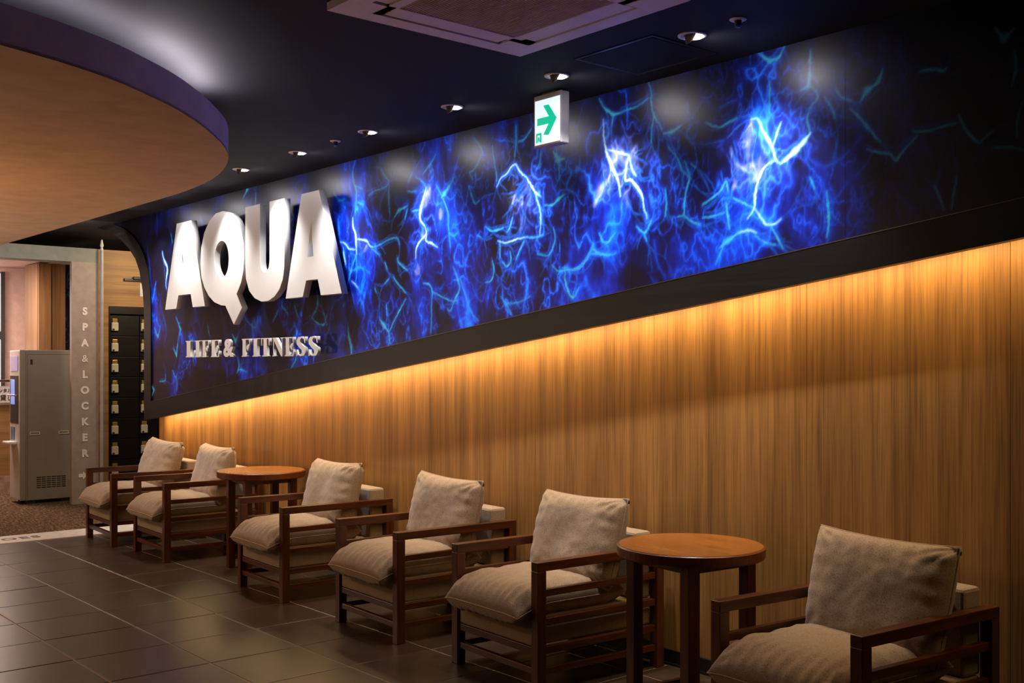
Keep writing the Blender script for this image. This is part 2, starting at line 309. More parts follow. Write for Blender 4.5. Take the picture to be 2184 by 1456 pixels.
TRACES = [
(0.0208,'w',[(-2.73,2.48),(-2.77,2.44),(-2.83,2.40),(-2.88,2.37)]),
(0.0096,'w',[(-2.88,2.37),(-2.91,2.39),(-2.92,2.44),(-2.95,2.49),(-2.98,2.53),(-3.00,2.59),(-3.04,2.59)]),
(0.0064,'w',[(-2.88,2.55),(-2.90,2.51),(-2.92,2.46)]),
(0.0096,'w',[(-2.91,2.39),(-2.97,2.37),(-3.00,2.32),(-3.02,2.25),(-3.02,2.19),(-3.06,2.15)]),
(0.0076,'w',[(-3.02,2.19),(-2.99,2.15),(-2.96,2.11),(-2.91,2.11),(-2.88,2.13)]),
(0.0044,'c',[(-3.02,2.19),(-3.08,2.22),(-3.14,2.25)]),
(0.0043,'c',[(-2.93,2.10),(-2.90,2.05),(-2.87,2.00)]),
(0.0178,'l',[(-3.16,2.48),(-3.12,2.40),(-3.12,2.34),(-3.14,2.29)]),
(0.0173,'l',[(-2.97,2.38),(-3.05,2.38),(-3.11,2.38)]),
(0.024,'l',[(-3.04,2.59),(-3.06,2.51),(-3.06,2.41)]),
(0.0217,'l',[(-2.99,2.41),(-3.00,2.35),(-3.02,2.31)]),
(0.0065,'c',[(-2.94,2.74),(-2.94,2.67),(-2.94,2.60)]),
(0.0127,'c',[(-2.86,2.88),(-2.89,2.83),(-2.94,2.83),(-2.98,2.86),(-3.00,2.88)]),
(0.0032,'b',[(-2.98,2.84),(-3.02,2.81),(-3.06,2.78)]),
(0.0145,'c',[(-2.73,2.83),(-2.73,2.75),(-2.74,2.68),(-2.78,2.67)]),
(0.0042,'c',[(-2.73,2.68),(-2.70,2.65),(-2.69,2.62),(-2.73,2.59),(-2.75,2.54),(-2.73,2.48)]),
(0.0177,'c',[(-2.39,2.68),(-2.41,2.63),(-2.46,2.61),(-2.49,2.57)]),
(0.003,'b',[(-2.49,2.57),(-2.53,2.56)]),
(0.0101,'c',[(-2.54,2.55),(-2.50,2.51),(-2.45,2.45),(-2.42,2.41),(-2.40,2.39)]),
(0.0051,'c',[(-2.61,2.65),(-2.58,2.60),(-2.53,2.58)]),
(0.0051,'c',[(-2.66,2.62),(-2.62,2.56),(-2.61,2.52)]),
(0.0089,'c',[(-2.46,2.37),(-2.41,2.35),(-2.36,2.34),(-2.33,2.30),(-2.32,2.32),(-2.29,2.35),(-2.24,2.39)]),
(0.0058,'c',[(-2.26,2.41),(-2.20,2.40),(-2.14,2.41),(-2.08,2.41)]),
(0.0083,'c',[(-2.07,2.44),(-2.05,2.39),(-2.02,2.35),(-1.99,2.32),(-1.97,2.34),(-1.94,2.36)]),
(0.0036,'b',[(-1.98,2.31),(-2.00,2.27),(-2.04,2.23)]),
(0.0095,'c',[(-2.23,2.64),(-2.20,2.64),(-2.13,2.62),(-2.12,2.63)]),
(0.0029,'b',[(-2.31,2.78),(-2.32,2.73),(-2.29,2.67)]),
(0.0107,'c',[(-1.86,2.64),(-1.85,2.58),(-1.87,2.51)]),
(0.0162,'c',[(-1.93,2.74),(-1.90,2.69),(-1.86,2.72)]),
(0.0044,'c',[(-1.83,2.45),(-1.85,2.39),(-1.85,2.32)]),
(0.008,'c',[(-1.82,2.27),(-1.87,2.29),(-1.94,2.30)]),
(0.0066,'c',[(-2.13,2.09),(-2.15,2.14),(-2.17,2.19)]),
(0.0056,'c',[(-2.10,2.09),(-2.09,2.15),(-2.08,2.21)]),
(0.0048,'b',[(-2.24,2.10),(-2.29,2.13),(-2.32,2.16),(-2.34,2.20)]),
(0.0039,'b',[(-2.32,2.15),(-2.33,2.11),(-2.31,2.07)]),
(0.0052,'b',[(-2.76,2.42),(-2.75,2.35),(-2.69,2.29),(-2.65,2.22)]),
(0.0113,'c',[(-2.65,2.22),(-2.64,2.15),(-2.64,2.08),(-2.65,2.03)]),
(0.0062,'c',[(-2.73,2.29),(-2.71,2.24)]),
(0.004,'b',[(-2.56,2.24),(-2.60,2.19),(-2.64,2.17)]),
(0.0042,'b',[(-2.75,2.44),(-2.74,2.37),(-2.66,2.32),(-2.56,2.36),(-2.49,2.42)]),
(0.004,'b',[(-2.44,2.35),(-2.46,2.31),(-2.51,2.27)]),
(0.0089,'c',[(-3.18,2.23),(-3.17,2.17),(-3.16,2.11)]),
(0.0157,'c',[(-3.22,2.03),(-3.17,2.06),(-3.11,2.09)]),
(0.0066,'w',[(-3.11,2.09),(-3.05,2.10),(-3.01,2.08)]),
(0.0044,'c',[(-3.02,2.07),(-2.96,2.03),(-2.91,2.02)]),
(0.0045,'c',[(-3.24,1.96),(-3.21,2.01),(-3.19,2.07)]),
(0.0046,'c',[(-3.32,2.18),(-3.25,2.18),(-3.19,2.19)]),
(0.0057,'c',[(-3.32,2.24),(-3.27,2.26),(-3.21,2.29),(-3.18,2.34),(-3.17,2.29)]),
(0.0045,'b',[(-3.21,2.38),(-3.20,2.33)]),
(0.0046,'b',[(-3.34,2.09),(-3.28,2.08),(-3.24,2.06)]),
(0.0081,'c',[(-3.43,2.46),(-3.39,2.38),(-3.42,2.32),(-3.43,2.26),(-3.43,2.20),(-3.47,2.20)]),
(0.0046,'c',[(-3.43,2.20),(-3.37,2.16),(-3.33,2.15)]),
(0.0047,'c',[(-3.53,2.54),(-3.47,2.48),(-3.45,2.42),(-3.39,2.37)]),
(0.0035,'c',[(-3.39,2.44),(-3.36,2.42)]),
(0.0046,'b',[(-3.32,2.52),(-3.25,2.52),(-3.19,2.52)]),
(0.0068,'c',[(-3.30,2.62),(-3.22,2.58),(-3.16,2.60),(-3.12,2.61)]),
(0.0045,'b',[(-3.22,2.67),(-3.17,2.69),(-3.12,2.69)]),
(0.0142,'c',[(-3.56,2.61),(-3.51,2.61),(-3.45,2.63)]),
(0.0072,'c',[(-3.66,2.88),(-3.64,2.83),(-3.64,2.75),(-3.62,2.70),(-3.57,2.63)]),
(0.006,'c',[(-3.62,2.72),(-3.64,2.63),(-3.64,2.58)]),
(0.0126,'c',[(-4.00,2.86),(-3.96,2.80),(-3.90,2.76),(-3.85,2.76)]),
(0.0049,'c',[(-3.85,2.76),(-3.79,2.77),(-3.74,2.77),(-3.66,2.80)]),
(0.005,'c',[(-3.90,2.75),(-3.91,2.71)]),
(0.0138,'w',[(-3.97,2.75),(-3.97,2.67),(-3.95,2.58),(-3.91,2.50),(-3.86,2.42),(-3.85,2.34)]),
(0.0087,'w',[(-3.94,2.59),(-3.85,2.56),(-3.79,2.54)]),
(0.0098,'w',[(-3.79,2.54),(-3.81,2.48),(-3.82,2.41),(-3.78,2.42),(-3.74,2.38),(-3.70,2.33),(-3.69,2.26),(-3.67,2.23),(-3.67,2.21)]),
(0.0073,'w',[(-3.79,2.54),(-3.77,2.46),(-3.74,2.43)]),
(0.0422,'l',[(-3.91,2.60),(-3.85,2.52),(-3.81,2.48)]),
(0.0317,'l',[(-3.79,2.60),(-3.77,2.53)]),
(0.0223,'l',[(-3.90,2.46),(-3.99,2.39),(-4.04,2.31)]),
(0.0221,'l',[(-3.85,2.42),(-3.81,2.33),(-3.78,2.28)]),
(0.0096,'c',[(-3.64,2.20),(-3.67,2.15),(-3.69,2.14),(-3.74,2.18)]),
(0.0048,'c',[(-3.69,2.14),(-3.67,2.10)]),
(0.0099,'c',[(-3.89,2.16),(-3.94,2.11),(-3.97,2.12),(-4.00,2.17)]),
(0.0089,'c',[(-4.07,2.07),(-3.99,2.06),(-3.91,2.05),(-3.88,2.06)]),
(0.0052,'c',[(-4.28,2.01),(-4.18,1.99),(-4.10,2.04),(-4.04,2.12)]),
(0.0104,'c',[(-4.26,1.96),(-4.24,1.89),(-4.20,1.84),(-4.19,1.88)]),
(0.0051,'b',[(-4.10,1.94),(-4.07,1.86)]),
(0.0048,'b',[(-3.62,2.10),(-3.61,2.01),(-3.58,1.95),(-3.55,1.92)]),
(0.0047,'c',[(-3.55,2.34),(-3.54,2.27),(-3.55,2.21)]),
(0.0052,'b',[(-4.28,2.50),(-4.21,2.52),(-4.11,2.52)]),
(0.0126,'w',[(-6.37,2.49),(-6.37,2.43),(-6.33,2.37),(-6.33,2.31),(-6.32,2.24)]),
(0.01,'c',[(-6.32,2.24),(-6.38,2.16),(-6.42,2.07),(-6.45,2.01)]),
(0.0077,'w',[(-6.53,2.34),(-6.46,2.32),(-6.42,2.28),(-6.34,2.27)]),
(0.0088,'w',[(-6.31,2.34),(-6.19,2.32),(-6.16,2.28),(-6.12,2.27)]),
(0.0074,'c',[(-6.12,2.27),(-6.02,2.28),(-5.91,2.31),(-5.83,2.31),(-5.81,2.26)]),
(0.0173,'l',[(-6.19,2.29),(-6.24,2.25)]),
(0.0225,'l',[(-6.29,2.37),(-6.27,2.28)]),
(0.0061,'c',[(-6.13,2.26),(-6.04,2.21)]),
(0.01,'c',[(-6.34,2.87),(-6.38,2.79),(-6.34,2.70),(-6.32,2.64),(-6.34,2.52)]),
(0.005,'c',[(-6.33,2.70),(-6.25,2.67)]),
(0.0062,'c',[(-6.17,2.62),(-6.10,2.64),(-5.96,2.65),(-5.92,2.68),(-5.98,2.72),(-6.02,2.77)]),
(0.006,'b',[(-5.95,2.64),(-6.02,2.58),(-6.04,2.51)]),
(0.0072,'c',[(-5.93,2.66),(-5.93,2.56),(-5.92,2.47)]),
(0.0141,'c',[(-5.72,2.50),(-5.82,2.48),(-5.87,2.44)]),
(0.0059,'c',[(-5.72,2.48),(-5.75,2.42)]),
(0.0102,'c',[(-6.49,2.30),(-6.47,2.20)]),
(0.0064,'c',[(-6.56,2.63),(-6.50,2.62)]),
(0.0075,'c',[(-6.31,2.59),(-6.24,2.56)]),
(0.0077,'c',[(-6.56,2.50),(-6.54,2.39)]),
(0.0083,'c',[(-5.83,2.18),(-5.83,2.15),(-5.76,2.11),(-5.72,2.09)]),
(0.0072,'c',[(-5.98,2.16),(-5.95,2.11)]),
(0.0072,'c',[(-5.93,2.05),(-5.98,2.02)]),
(0.006,'c',[(-5.88,2.06),(-5.83,2.01),(-5.74,1.95)]),
(0.0094,'c',[(-5.74,1.91),(-5.80,1.85),(-5.87,1.78),(-5.93,1.70)]),
(0.018,'c',[(-5.93,1.70),(-5.99,1.75),(-6.04,1.79)]),
(0.0108,'c',[(-5.93,1.70),(-5.92,1.63)]),
(0.0084,'c',[(-5.96,1.88),(-5.95,1.81)]),
(0.0073,'c',[(-6.10,2.00),(-6.08,1.97)]),
(0.0076,'w',[(-6.38,2.06),(-6.30,2.01)]),
(0.0061,'b',[(-6.13,1.82),(-6.13,1.71)]),
(0.0126,'c',[(-6.38,1.57),(-6.42,1.68),(-6.43,1.76)]),
(0.0052,'b',[(-6.68,1.75),(-6.63,1.66)]),
(0.0081,'c',[(-5.63,2.67),(-5.55,2.63),(-5.52,2.59)]),
(0.0161,'w',[(-5.52,2.59),(-5.54,2.54),(-5.58,2.46),(-5.59,2.40),(-5.53,2.35)]),
(0.0103,'w',[(-5.53,2.35),(-5.51,2.30),(-5.58,2.27),(-5.63,2.22),(-5.63,2.16)]),
(0.0092,'w',[(-5.51,2.30),(-5.53,2.26),(-5.46,2.24),(-5.40,2.21)]),
(0.0343,'l',[(-5.48,2.58),(-5.53,2.52),(-5.55,2.47)]),
(0.0207,'l',[(-5.53,2.31),(-5.55,2.27)]),
(0.0058,'c',[(-5.67,2.46),(-5.60,2.46)]),
(0.0059,'c',[(-5.71,2.65),(-5.67,2.70)]),
(0.0059,'c',[(-5.72,2.59),(-5.63,2.58)]),
(0.0068,'c',[(-5.41,2.59),(-5.37,2.54),(-5.33,2.48),(-5.29,2.41),(-5.29,2.34),(-5.28,2.25),(-5.27,2.20)]),
(0.02,'c',[(-5.23,2.62),(-5.27,2.58),(-5.33,2.53),(-5.36,2.51)]),
(0.0056,'c',[(-5.28,2.29),(-5.24,2.26),(-5.20,2.28)]),
(0.0209,'l',[(-5.61,2.12),(-5.59,2.06),(-5.64,2.08)]),
(0.0104,'c',[(-5.55,2.00),(-5.48,1.99),(-5.45,1.94),(-5.46,1.89)]),
(0.0057,'c',[(-5.46,1.89),(-5.46,1.80),(-5.47,1.69)]),
(0.0111,'c',[(-5.24,2.08),(-5.20,2.01),(-5.17,1.95),(-5.22,1.89),(-5.27,1.81),(-5.30,1.83)]),
(0.0055,'c',[(-5.17,2.00),(-5.12,1.90),(-5.06,1.79),(-5.00,1.75)]),
(0.0057,'c',[(-5.45,1.94),(-5.37,1.91),(-5.25,1.87),(-5.20,1.88)]),
(0.018,'l',[(-5.37,2.44),(-5.37,2.38)]),
(0.0092,'c',[(-5.55,2.68),(-5.52,2.70),(-5.46,2.74),(-5.42,2.78)]),
(0.0054,'c',[(-4.96,2.73),(-5.00,2.67),(-5.05,2.63),(-5.09,2.63),(-5.05,2.58)]),
(0.0043,'c',[(-5.04,2.82),(-4.97,2.75),(-4.96,2.72)]),
(0.0109,'c',[(-5.09,2.55),(-5.06,2.48),(-5.03,2.43),(-4.99,2.45)]),
(0.0074,'c',[(-4.87,2.75),(-4.85,2.65),(-4.83,2.57),(-4.83,2.54)]),
(0.0052,'c',[(-4.66,2.83),(-4.66,2.74),(-4.67,2.66)]),
(0.0051,'c',[(-4.53,2.79),(-4.59,2.74),(-4.64,2.74)]),
(0.0063,'w',[(-4.83,2.51),(-4.79,2.56),(-4.74,2.57),(-4.70,2.61),(-4.66,2.62),(-4.63,2.57),(-4.57,2.53)]),
(0.0092,'w',[(-4.57,2.53),(-4.53,2.48),(-4.50,2.44),(-4.45,2.41)]),
(0.0164,'l',[(-4.57,2.53),(-4.61,2.50),(-4.67,2.43),(-4.69,2.40)]),
(0.0163,'l',[(-4.53,2.48),(-4.61,2.44),(-4.67,2.41)]),
(0.0267,'l',[(-4.57,2.51),(-4.54,2.46)]),
(0.0071,'w',[(-4.50,2.44),(-4.46,2.35),(-4.45,2.28),(-4.46,2.20)]),
(0.0227,'l',[(-4.61,2.40),(-4.59,2.33),(-4.60,2.27),(-4.63,2.24),(-4.59,2.20)]),
(0.0062,'c',[(-4.69,2.32),(-4.71,2.27),(-4.74,2.24)]),
(0.0107,'c',[(-4.93,2.29),(-4.88,2.26),(-4.83,2.26),(-4.77,2.27)]),
(0.0063,'w',[(-4.82,2.20),(-4.75,2.18),(-4.70,2.19),(-4.59,2.20)]),
(0.0051,'c',[(-4.59,2.20),(-4.49,2.19),(-4.43,2.20)]),
(0.0072,'c',[(-4.59,2.18),(-4.63,2.13),(-4.66,2.08)]),
(0.0063,'c',[(-4.80,2.20),(-4.80,2.10)]),
(0.0083,'c',[(-4.71,2.13),(-4.70,2.08),(-4.74,2.04),(-4.78,2.08)]),
(0.0085,'c',[(-4.87,2.09),(-4.85,2.03),(-4.88,1.97),(-4.93,1.97)]),
(0.0065,'c',[(-5.01,2.25),(-4.97,2.23)]),
(0.0061,'c',[(-4.45,2.66),(-4.46,2.59),(-4.49,2.56)]),
(0.0121,'c',[(-4.42,2.36),(-4.36,2.35),(-4.31,2.38),(-4.26,2.40)]),
(0.0219,'c',[(-4.35,2.64),(-4.31,2.59),(-4.26,2.59)]),
(0.0059,'c',[(-4.31,2.58),(-4.30,2.48)]),
(0.006,'c',[(-4.35,2.23),(-4.33,2.17),(-4.36,2.11),(-4.39,2.08),(-4.48,2.10)]),
(0.0089,'c',[(-4.26,2.02),(-4.26,1.93),(-4.22,1.86),(-4.19,1.84),(-4.15,1.90)]),
(0.0039,'b',[(-4.15,1.90),(-4.09,1.91),(-4.05,1.86)]),
(0.005,'c',[(-4.36,2.03),(-4.31,1.99),(-4.26,2.00),(-4.15,1.99),(-4.09,2.04),(-4.05,2.09)]),
(0.0086,'c',[(-4.05,2.09),(-3.98,2.06),(-3.93,2.05)]),
(0.0084,'c',[(-4.79,1.88),(-4.74,1.83),(-4.70,1.78)]),
(0.0052,'c',[(-4.74,1.84),(-4.63,1.84),(-4.54,1.87)]),
(0.0048,'c',[(-3.99,2.16),(-3.98,2.12),(-3.94,2.12)]),
(0.0057,'c',[(-4.03,2.33),(-3.98,2.37),(-3.97,2.43)]),
(0.0105,'c',[(-6.37,2.74),(-6.32,2.68),(-6.33,2.64)]),
(0.0106,'w',[(-6.49,2.27),(-6.46,2.18)]),
(0.0157,'w',[(-9.59,2.51),(-9.57,2.45),(-9.46,2.35),(-9.52,2.23),(-9.50,2.17)]),
(0.0088,'c',[(-9.74,2.24),(-9.82,2.06)]),
(0.0137,'c',[(-9.40,2.66),(-9.37,2.58)]),
(0.0136,'c',[(-9.29,1.91),(-9.19,1.80),(-9.24,1.72)]),
(0.0152,'c',[(-9.24,1.72),(-9.28,1.57),(-9.35,1.64)]),
(0.0124,'c',[(-9.78,1.83),(-9.69,1.74),(-9.65,1.81)]),
(0.0105,'c',[(-9.66,1.34),(-9.52,1.34),(-9.52,1.40)]),
(0.016,'c',[(-9.84,1.19),(-9.78,1.26),(-9.86,1.31)]),
(0.0086,'c',[(-9.37,1.44),(-9.26,1.35),(-9.28,1.26)]),
(0.0081,'c',[(-8.65,1.83),(-8.61,1.73)]),
(0.0091,'c',[(-7.97,1.87),(-7.89,1.81),(-7.77,1.77),(-7.75,1.86)]),
(0.0186,'c',[(-8.19,1.74),(-8.13,1.68),(-8.09,1.72)]),
(0.0092,'c',[(-8.09,1.55),(-8.06,1.48),(-8.12,1.41),(-8.06,1.46),(-7.92,1.43)]),
(0.0086,'c',[(-7.35,1.97),(-7.37,1.93),(-7.27,1.87)]),
(0.0071,'c',[(-7.17,1.93),(-7.12,1.84)]),
(0.011,'c',[(-6.85,2.02),(-6.83,1.91),(-6.92,1.83)]),
(0.0111,'c',[(-6.92,1.83),(-6.83,1.78),(-6.74,1.77),(-6.71,1.84)]),
(0.0068,'c',[(-6.71,1.77),(-6.76,1.87)]),
(0.0145,'c',[(-6.43,1.72),(-6.39,1.62),(-6.39,1.56)]),
(0.01,'c',[(-7.22,1.47),(-7.14,1.53),(-7.17,1.62)]),
(0.0073,'c',[(-7.50,1.82),(-7.42,1.90)]),
(0.0137,'c',[(-8.00,2.81),(-7.92,2.87),(-7.97,2.93)]),
(0.009,'c',[(-7.79,2.73),(-7.78,2.82)]),
(0.0107,'c',[(-6.62,2.69),(-6.54,2.62),(-6.47,2.63)]),
(0.0081,'c',[(-6.65,2.44),(-6.60,2.30)]),
(0.01,'c',[(-7.24,2.62),(-7.17,2.58),(-7.22,2.55)]),
(0.0089,'c',[(-7.64,2.59),(-7.57,2.50)]),
(0.0082,'b',[(-8.78,2.73),(-8.70,2.59)]),
(0.0089,'b',[(-9.94,2.57),(-9.86,2.34),(-9.90,2.22)]),
(0.0087,'b',[(-9.63,2.02),(-9.48,1.81),(-9.55,1.66)]),
(0.0083,'b',[(-8.98,1.85),(-8.84,1.71),(-8.88,1.54)]),
]
# ------------------------------------------------------------------ setting: floor, ceiling, walls
obj('floor', boxes([((-10.09,-3.6,-.12), (2.6,7.0,-.0025)), ((-14.8,-3.6,-.12), (-10.09,7.0,-.0121))]), MAT['grout'], kind='structure')
FL = bpy.data.objects['floor']
tile_m = box((0,0,-.012), (.492,.492,0), .002, 'tile'); P = .5
tx0 = -9.66; ty0 = 4.13-3.0*P-.245
random.seed(4)
ti = 0
for i in range(20):
    for j in range(9):
        x = tx0+i*P+.003; y = ty0+.003+(j-5)*P
        w = .494
        me = tile_m
        if y+w > YW:
            me = box((0,0,-.012), (.492, YW-y-.003, 0), .002, 'tile_cut')
            if YW-y < .05: continue
        o = obj('tile', me, MAT['tile'], FL, loc=(x, y, random.uniform(-.0004, .0004)))
        o.rotation_euler = (random.uniform(-.0012,.0012), random.uniform(-.0012,.0012), 0)
# rest of the tiled floor, out of frame, in one piece
bm = bmesh.new()
for i in range(24):
    for j in range(13):
        x = tx0+i*P+.003; y = ty0+.003+(j-12)*P
        if i < 20 and j > 6: continue
        if x > 2.1 or y+.494 > YW or y < -3.6: continue
        addbox(bm, (x,y,-.012), (x+.494,y+.494,0))
obj('tile', mk(bm), MAT['tile'], FL, kind='stuff')
obj('carpet', box((-14.6,-3.5,-.012), (-10.09,6.9,-.001)), MAT['carpet'], label='brown mottled loop carpet beyond the white floor strip', cat='carpet')
ts = empty('threshold_strip', (-9.87, 1.2, 0), 0, 'white floor strip with black lettering between dark tiles and brown carpet', 'floor strip')
obj('strip', box((-.20,-2.6,-.006), (.20,2.85,.006), .002), MAT['strip'], ts)
tm = text_mesh('SHOES', .155, .002, .004, 'RIGHT', 1.25)
tm.transform(Matrix.Rotation(math.radians(-90), 4, 'X'))        # lie flat: reads from the room side
tm.transform(Matrix.Rotation(math.radians(90), 4, 'Z'))
o = obj('lettering', tm, MAT['ink'], ts, loc=(.055, 1.79, .0075), label='black word on the strip')

obj('ceiling', box((-14.8,-3.6,CEIL), (2.6,7.0,CEIL+.1)), MAT['ceiling'], kind='structure')
WR = obj('wall_right', box((-10.05,YW+.012,0), (2.6,YW+.12,CEIL)), MAT['darkwall'], kind='structure')
x = -10.05; k = 0
edges = [-10.05]
e = -1.95
lst = []
while e > -10.0: lst.append(e); e -= .91
edges = [-10.05]+sorted(lst)+[-1.04,-.13,.78,1.69,2.6]
for a, b in zip(edges, edges[1:]):
    obj('panel', box((a+.0008,YW,.07), (b-.0008,YW+.012,2.86), .0008), MAT['oakwall'], WR)
obj('baseboard_right', boxes([((-10.05,YW-.012,0),(2.6,YW+.005,.075)), ((-10.05,YW-.02,0),(2.6,YW-.012,.012))]), MAT['base'], kind='structure')
obj('wall_left', box((-14.8,-3.7,0), (2.6,-3.6,CEIL)), MAT['darkwall'], kind='structure')
obj('wall_near', box((2.6,-3.6,0), (2.7,YW+.1,CEIL)), MAT['darkwall'], kind='structure')
obj('wall_side', box((-14.8,6.9,0), (-10.05,7.0,CEIL)), MAT['darkwall'], kind='structure')
obj('wall_side', box((-10.05,YW+.12,0), (-9.95,6.9,CEIL)), MAT['darkwall'], kind='structure')

# mural backing, mural print, black band
def zb(x): return zband(x)+.157+(x+9.7)*-.002              # lower edge of the print
INN = [(2.02,-9.83),(2.20,-9.85),(2.38,-9.91),(2.50,-9.985),(2.60,-10.09),(2.70,-10.24),(2.80,-10.47),(2.88,-10.78)]
OUT = [(2.00,-9.99),(2.18,-10.02),(2.37,-10.10),(2.49,-10.20),(2.60,-10.36),(2.70,-10.56),(2.80,-10.84),(2.88,-11.20)]
def interp(tab, z):
    return float(np.interp(z, [t[0] for t in tab], [t[1] for t in tab]))
XR = -.3
bk = [(XR,CEIL), (XR,zb(XR)-.05), (-9.9,zb(-9.9)-.05)]+[((a[1]+b[1])/2, a[0]) for a, b in zip(INN, OUT)]
obj('trim_2', prism(bk, YF+.032, YW-.001), MAT['base'], kind='structure')
bm = bmesh.new()
ip = [(XR,zb(XR)), (-9.83,zb(-9.83))]+[(b, a) for a, b in INN]
op = [(XR,zband(XR)), (-9.99,zband(-9.99))]+[(b, a) for a, b in OUT]
rows = []
for (a, b), (c, d) in zip(ip, op):
    rows.append([bm.verts.new(v) for v in ((a,YF-.012,b),(c,YF-.012,d),(c,YF+.03,d),(a,YF+.03,b))])
for r, s in zip(rows, rows[1:]):
    for k in range(4): bm.faces.new((r[k], r[(k+1) % 4], s[(k+1) % 4], s[k]))
bm.faces.new(rows[0]); bm.faces.new(rows[-1])
obj('trim_1', mk(bm), MAT['blackband'], kind='structure')
obj('trim_3', prism([(XR,zb(XR)), (-9.82,zb(-9.82)), (-9.82,zb(-9.82)+.004), (XR,zb(XR)+.004)], YF-.014, YF), simple('edge_bead', (.10,.09,.08), .3, metal=.7), kind='structure')
led_m = prism([(XR-.05,zband(XR-.05)+.085), (-9.9,zband(-9.9)+.085), (-9.9,zband(-9.9)+.098), (XR-.05,zband(XR-.05)+.098)], 4.06, 4.10)
obj('led_strip', led_m, MAT['metal'], label='warm light strip hidden behind the lower edge of the black band', cat='light')

# ---- the print: bolts traced as world polylines plus filament noise, painted into a colour attribute
def field(shape, beta, seed, ax=1.0, lo=0, cut=0):
    r = np.random.RandomState(seed); ny, nx = shape
    n = np.fft.rfft2(r.randn(ny, nx))
    ky = np.fft.fftfreq(ny)[:, None]/G; kx = np.fft.rfftfreq(nx)[None, :]/G      # cycles per metre
    k = np.sqrt((ky*ax)**2+kx**2); k[0, 0] = 1e9
    a = 1/k**beta; a[k < lo] *= .03
    if cut: a = a*np.exp(-(k/cut)**2)
    f = np.fft.irfft2(n*a, s=shape); return f/f.std()
G = .0055; GX0 = -11.3; GX1 = -.3; GZ0 = 1.05; GZ1 = 2.9
NX = int((GX1-GX0)/G); NZ = int((GZ1-GZ0)/G)
layer = {k: np.zeros((NZ, NX)) for k in 'wcblg'}
def stamp(L, x, z, r, a):
    cx = (x-GX0)/G; cz = (z-GZ0)/G; R = max(2, int(r/G*2.2)+1)
    i0, i1 = max(0, int(cx)-R), min(NX, int(cx)+R+1); j0, j1 = max(0, int(cz)-R), min(NZ, int(cz)+R+1)
    if i0 >= i1 or j0 >= j1: return
    d2 = ((np.arange(i0, i1)-cx)**2)[None, :]+((np.arange(j0, j1)-cz)**2)[:, None]
    s = r/G
    v = a*np.exp(-(d2/(s*s))**1.2)
    L[j0:j1, i0:i1] = np.maximum(L[j0:j1, i0:i1], v)
rng = random.Random(11)
def smoothp(p):
    p = [np.array(q, float) for q in p]
    for _ in range(2):
        r = [p[0]]
        for a, b in zip(p, p[1:]): r += [a*.78+b*.22, a*.22+b*.78]
        p = r+[p[-1]]
    return p
def jag(p, it, amp):
    for _ in range(it):
        r = [p[0]]
        for a, b in zip(p, p[1:]):
            d = b-a; r += [(a+b)/2+np.array([-d[1], d[0]])*rng.uniform(-amp, amp), b]
        p = r
    return p
def stroke(kind, w, pts, a=1.0, glow=True):
    P_ = jag(smoothp(pts), 2 if kind != 'l' else 1, .16); seg = [np.linalg.norm(b-a_) for a_, b in zip(P_, P_[1:])]
    T = sum(seg) or 1e-6; s = 0; p1 = rng.uniform(0, 6); f1 = rng.uniform(5, 11)
    for (p, q), l_ in zip(zip(P_, P_[1:]), seg):
        n = max(1, int(l_/.004))
        for k in range(n):
            t = (s+l_*k/n)/T; pp = p+(q-p)*k/n
            tap = math.sin(math.pi*min(max(t, .02), .98))**.8*((.8 if kind == 'w' else .4)+(.4 if kind == 'w' else .85)*math.sin(t*f1+p1)**2)
            if kind == 'l': stamp(layer['l'], pp[0], pp[1], w*.7*(.4+tap), .8*a)
            else:
                r = w*(.50 if kind == 'c' else .6)*tap
                stamp(layer[kind], pp[0], pp[1], max(.0042, r), a*(1 if r > .0042 else .45+.55*r/.0042))
                if glow: stamp(layer['g'], pp[0], pp[1], max(.018, w*1.4*tap), (.7 if kind == 'w' else .5)*a)
        s += l_
for w, kind, pts in TRACES:
    stroke(kind, w, pts)
    if kind in 'wcl':                               # companion filaments and branching wisps
        for q in range(3 if kind == 'c' else 5):
            o = np.array([rng.uniform(-.03,.03), rng.uniform(-.03,.03)])
            stroke('b', .007, [tuple(np.array(p)+o*(.3+rng.random())) for p in pts], rng.uniform(.35,.8), False)
        for q in range(4):
            i = rng.randrange(len(pts)-1); p = np.array(pts[i])+(np.array(pts[i+1])-np.array(pts[i]))*rng.random(); d = np.array(pts[i+1])-np.array(pts[i])
            d = d/np.linalg.norm(d)*rng.uniform(.05, .17)
            an = rng.uniform(.25, .9)*rng.choice((-1, 1)); m_ = p+d*.5; c_, s_ = math.cos(an), math.sin(an)
            e_ = m_+np.array([d[0]*c_-d[1]*s_, d[0]*s_+d[1]*c_])*.7
            stroke('b', .007, [tuple(p), tuple(m_), tuple(e_)], rng.uniform(.5, 1), False)
for w, kind, pts in TRACES:
    if kind != 'c' or w < .012: continue
    i = len(pts)//2; c_ = np.array(pts[i])
    for q in pts[max(0, i-1):i+2]:
        e_ = np.array(q)-c_; L_ = np.linalg.norm(e_)
        if L_ < 1e-3: continue
        for t in np.linspace(0, 1, 14):
            pp = c_+e_*t*.8; stamp(layer['c'], pp[0], pp[1], max(.004, w*.85*(1-t)**1.3), 1)
X_, Z_ = np.meshgrid(GX0+G*np.arange(NX), GZ0+G*np.arange(NZ))
def blur(a, s):
    ky = np.fft.fftfreq(a.shape[0])[:, None]; kx = np.fft.rfftfreq(a.shape[1])[None, :]
    return np.fft.irfft2(np.fft.rfft2(a)*np.exp(-2*(math.pi*s/G)**2*(ky**2+kx**2)), s=a.shape)
trace_all = np.maximum(np.maximum(layer['w'], layer['c']), np.maximum(layer['b']*.5, layer['l']))
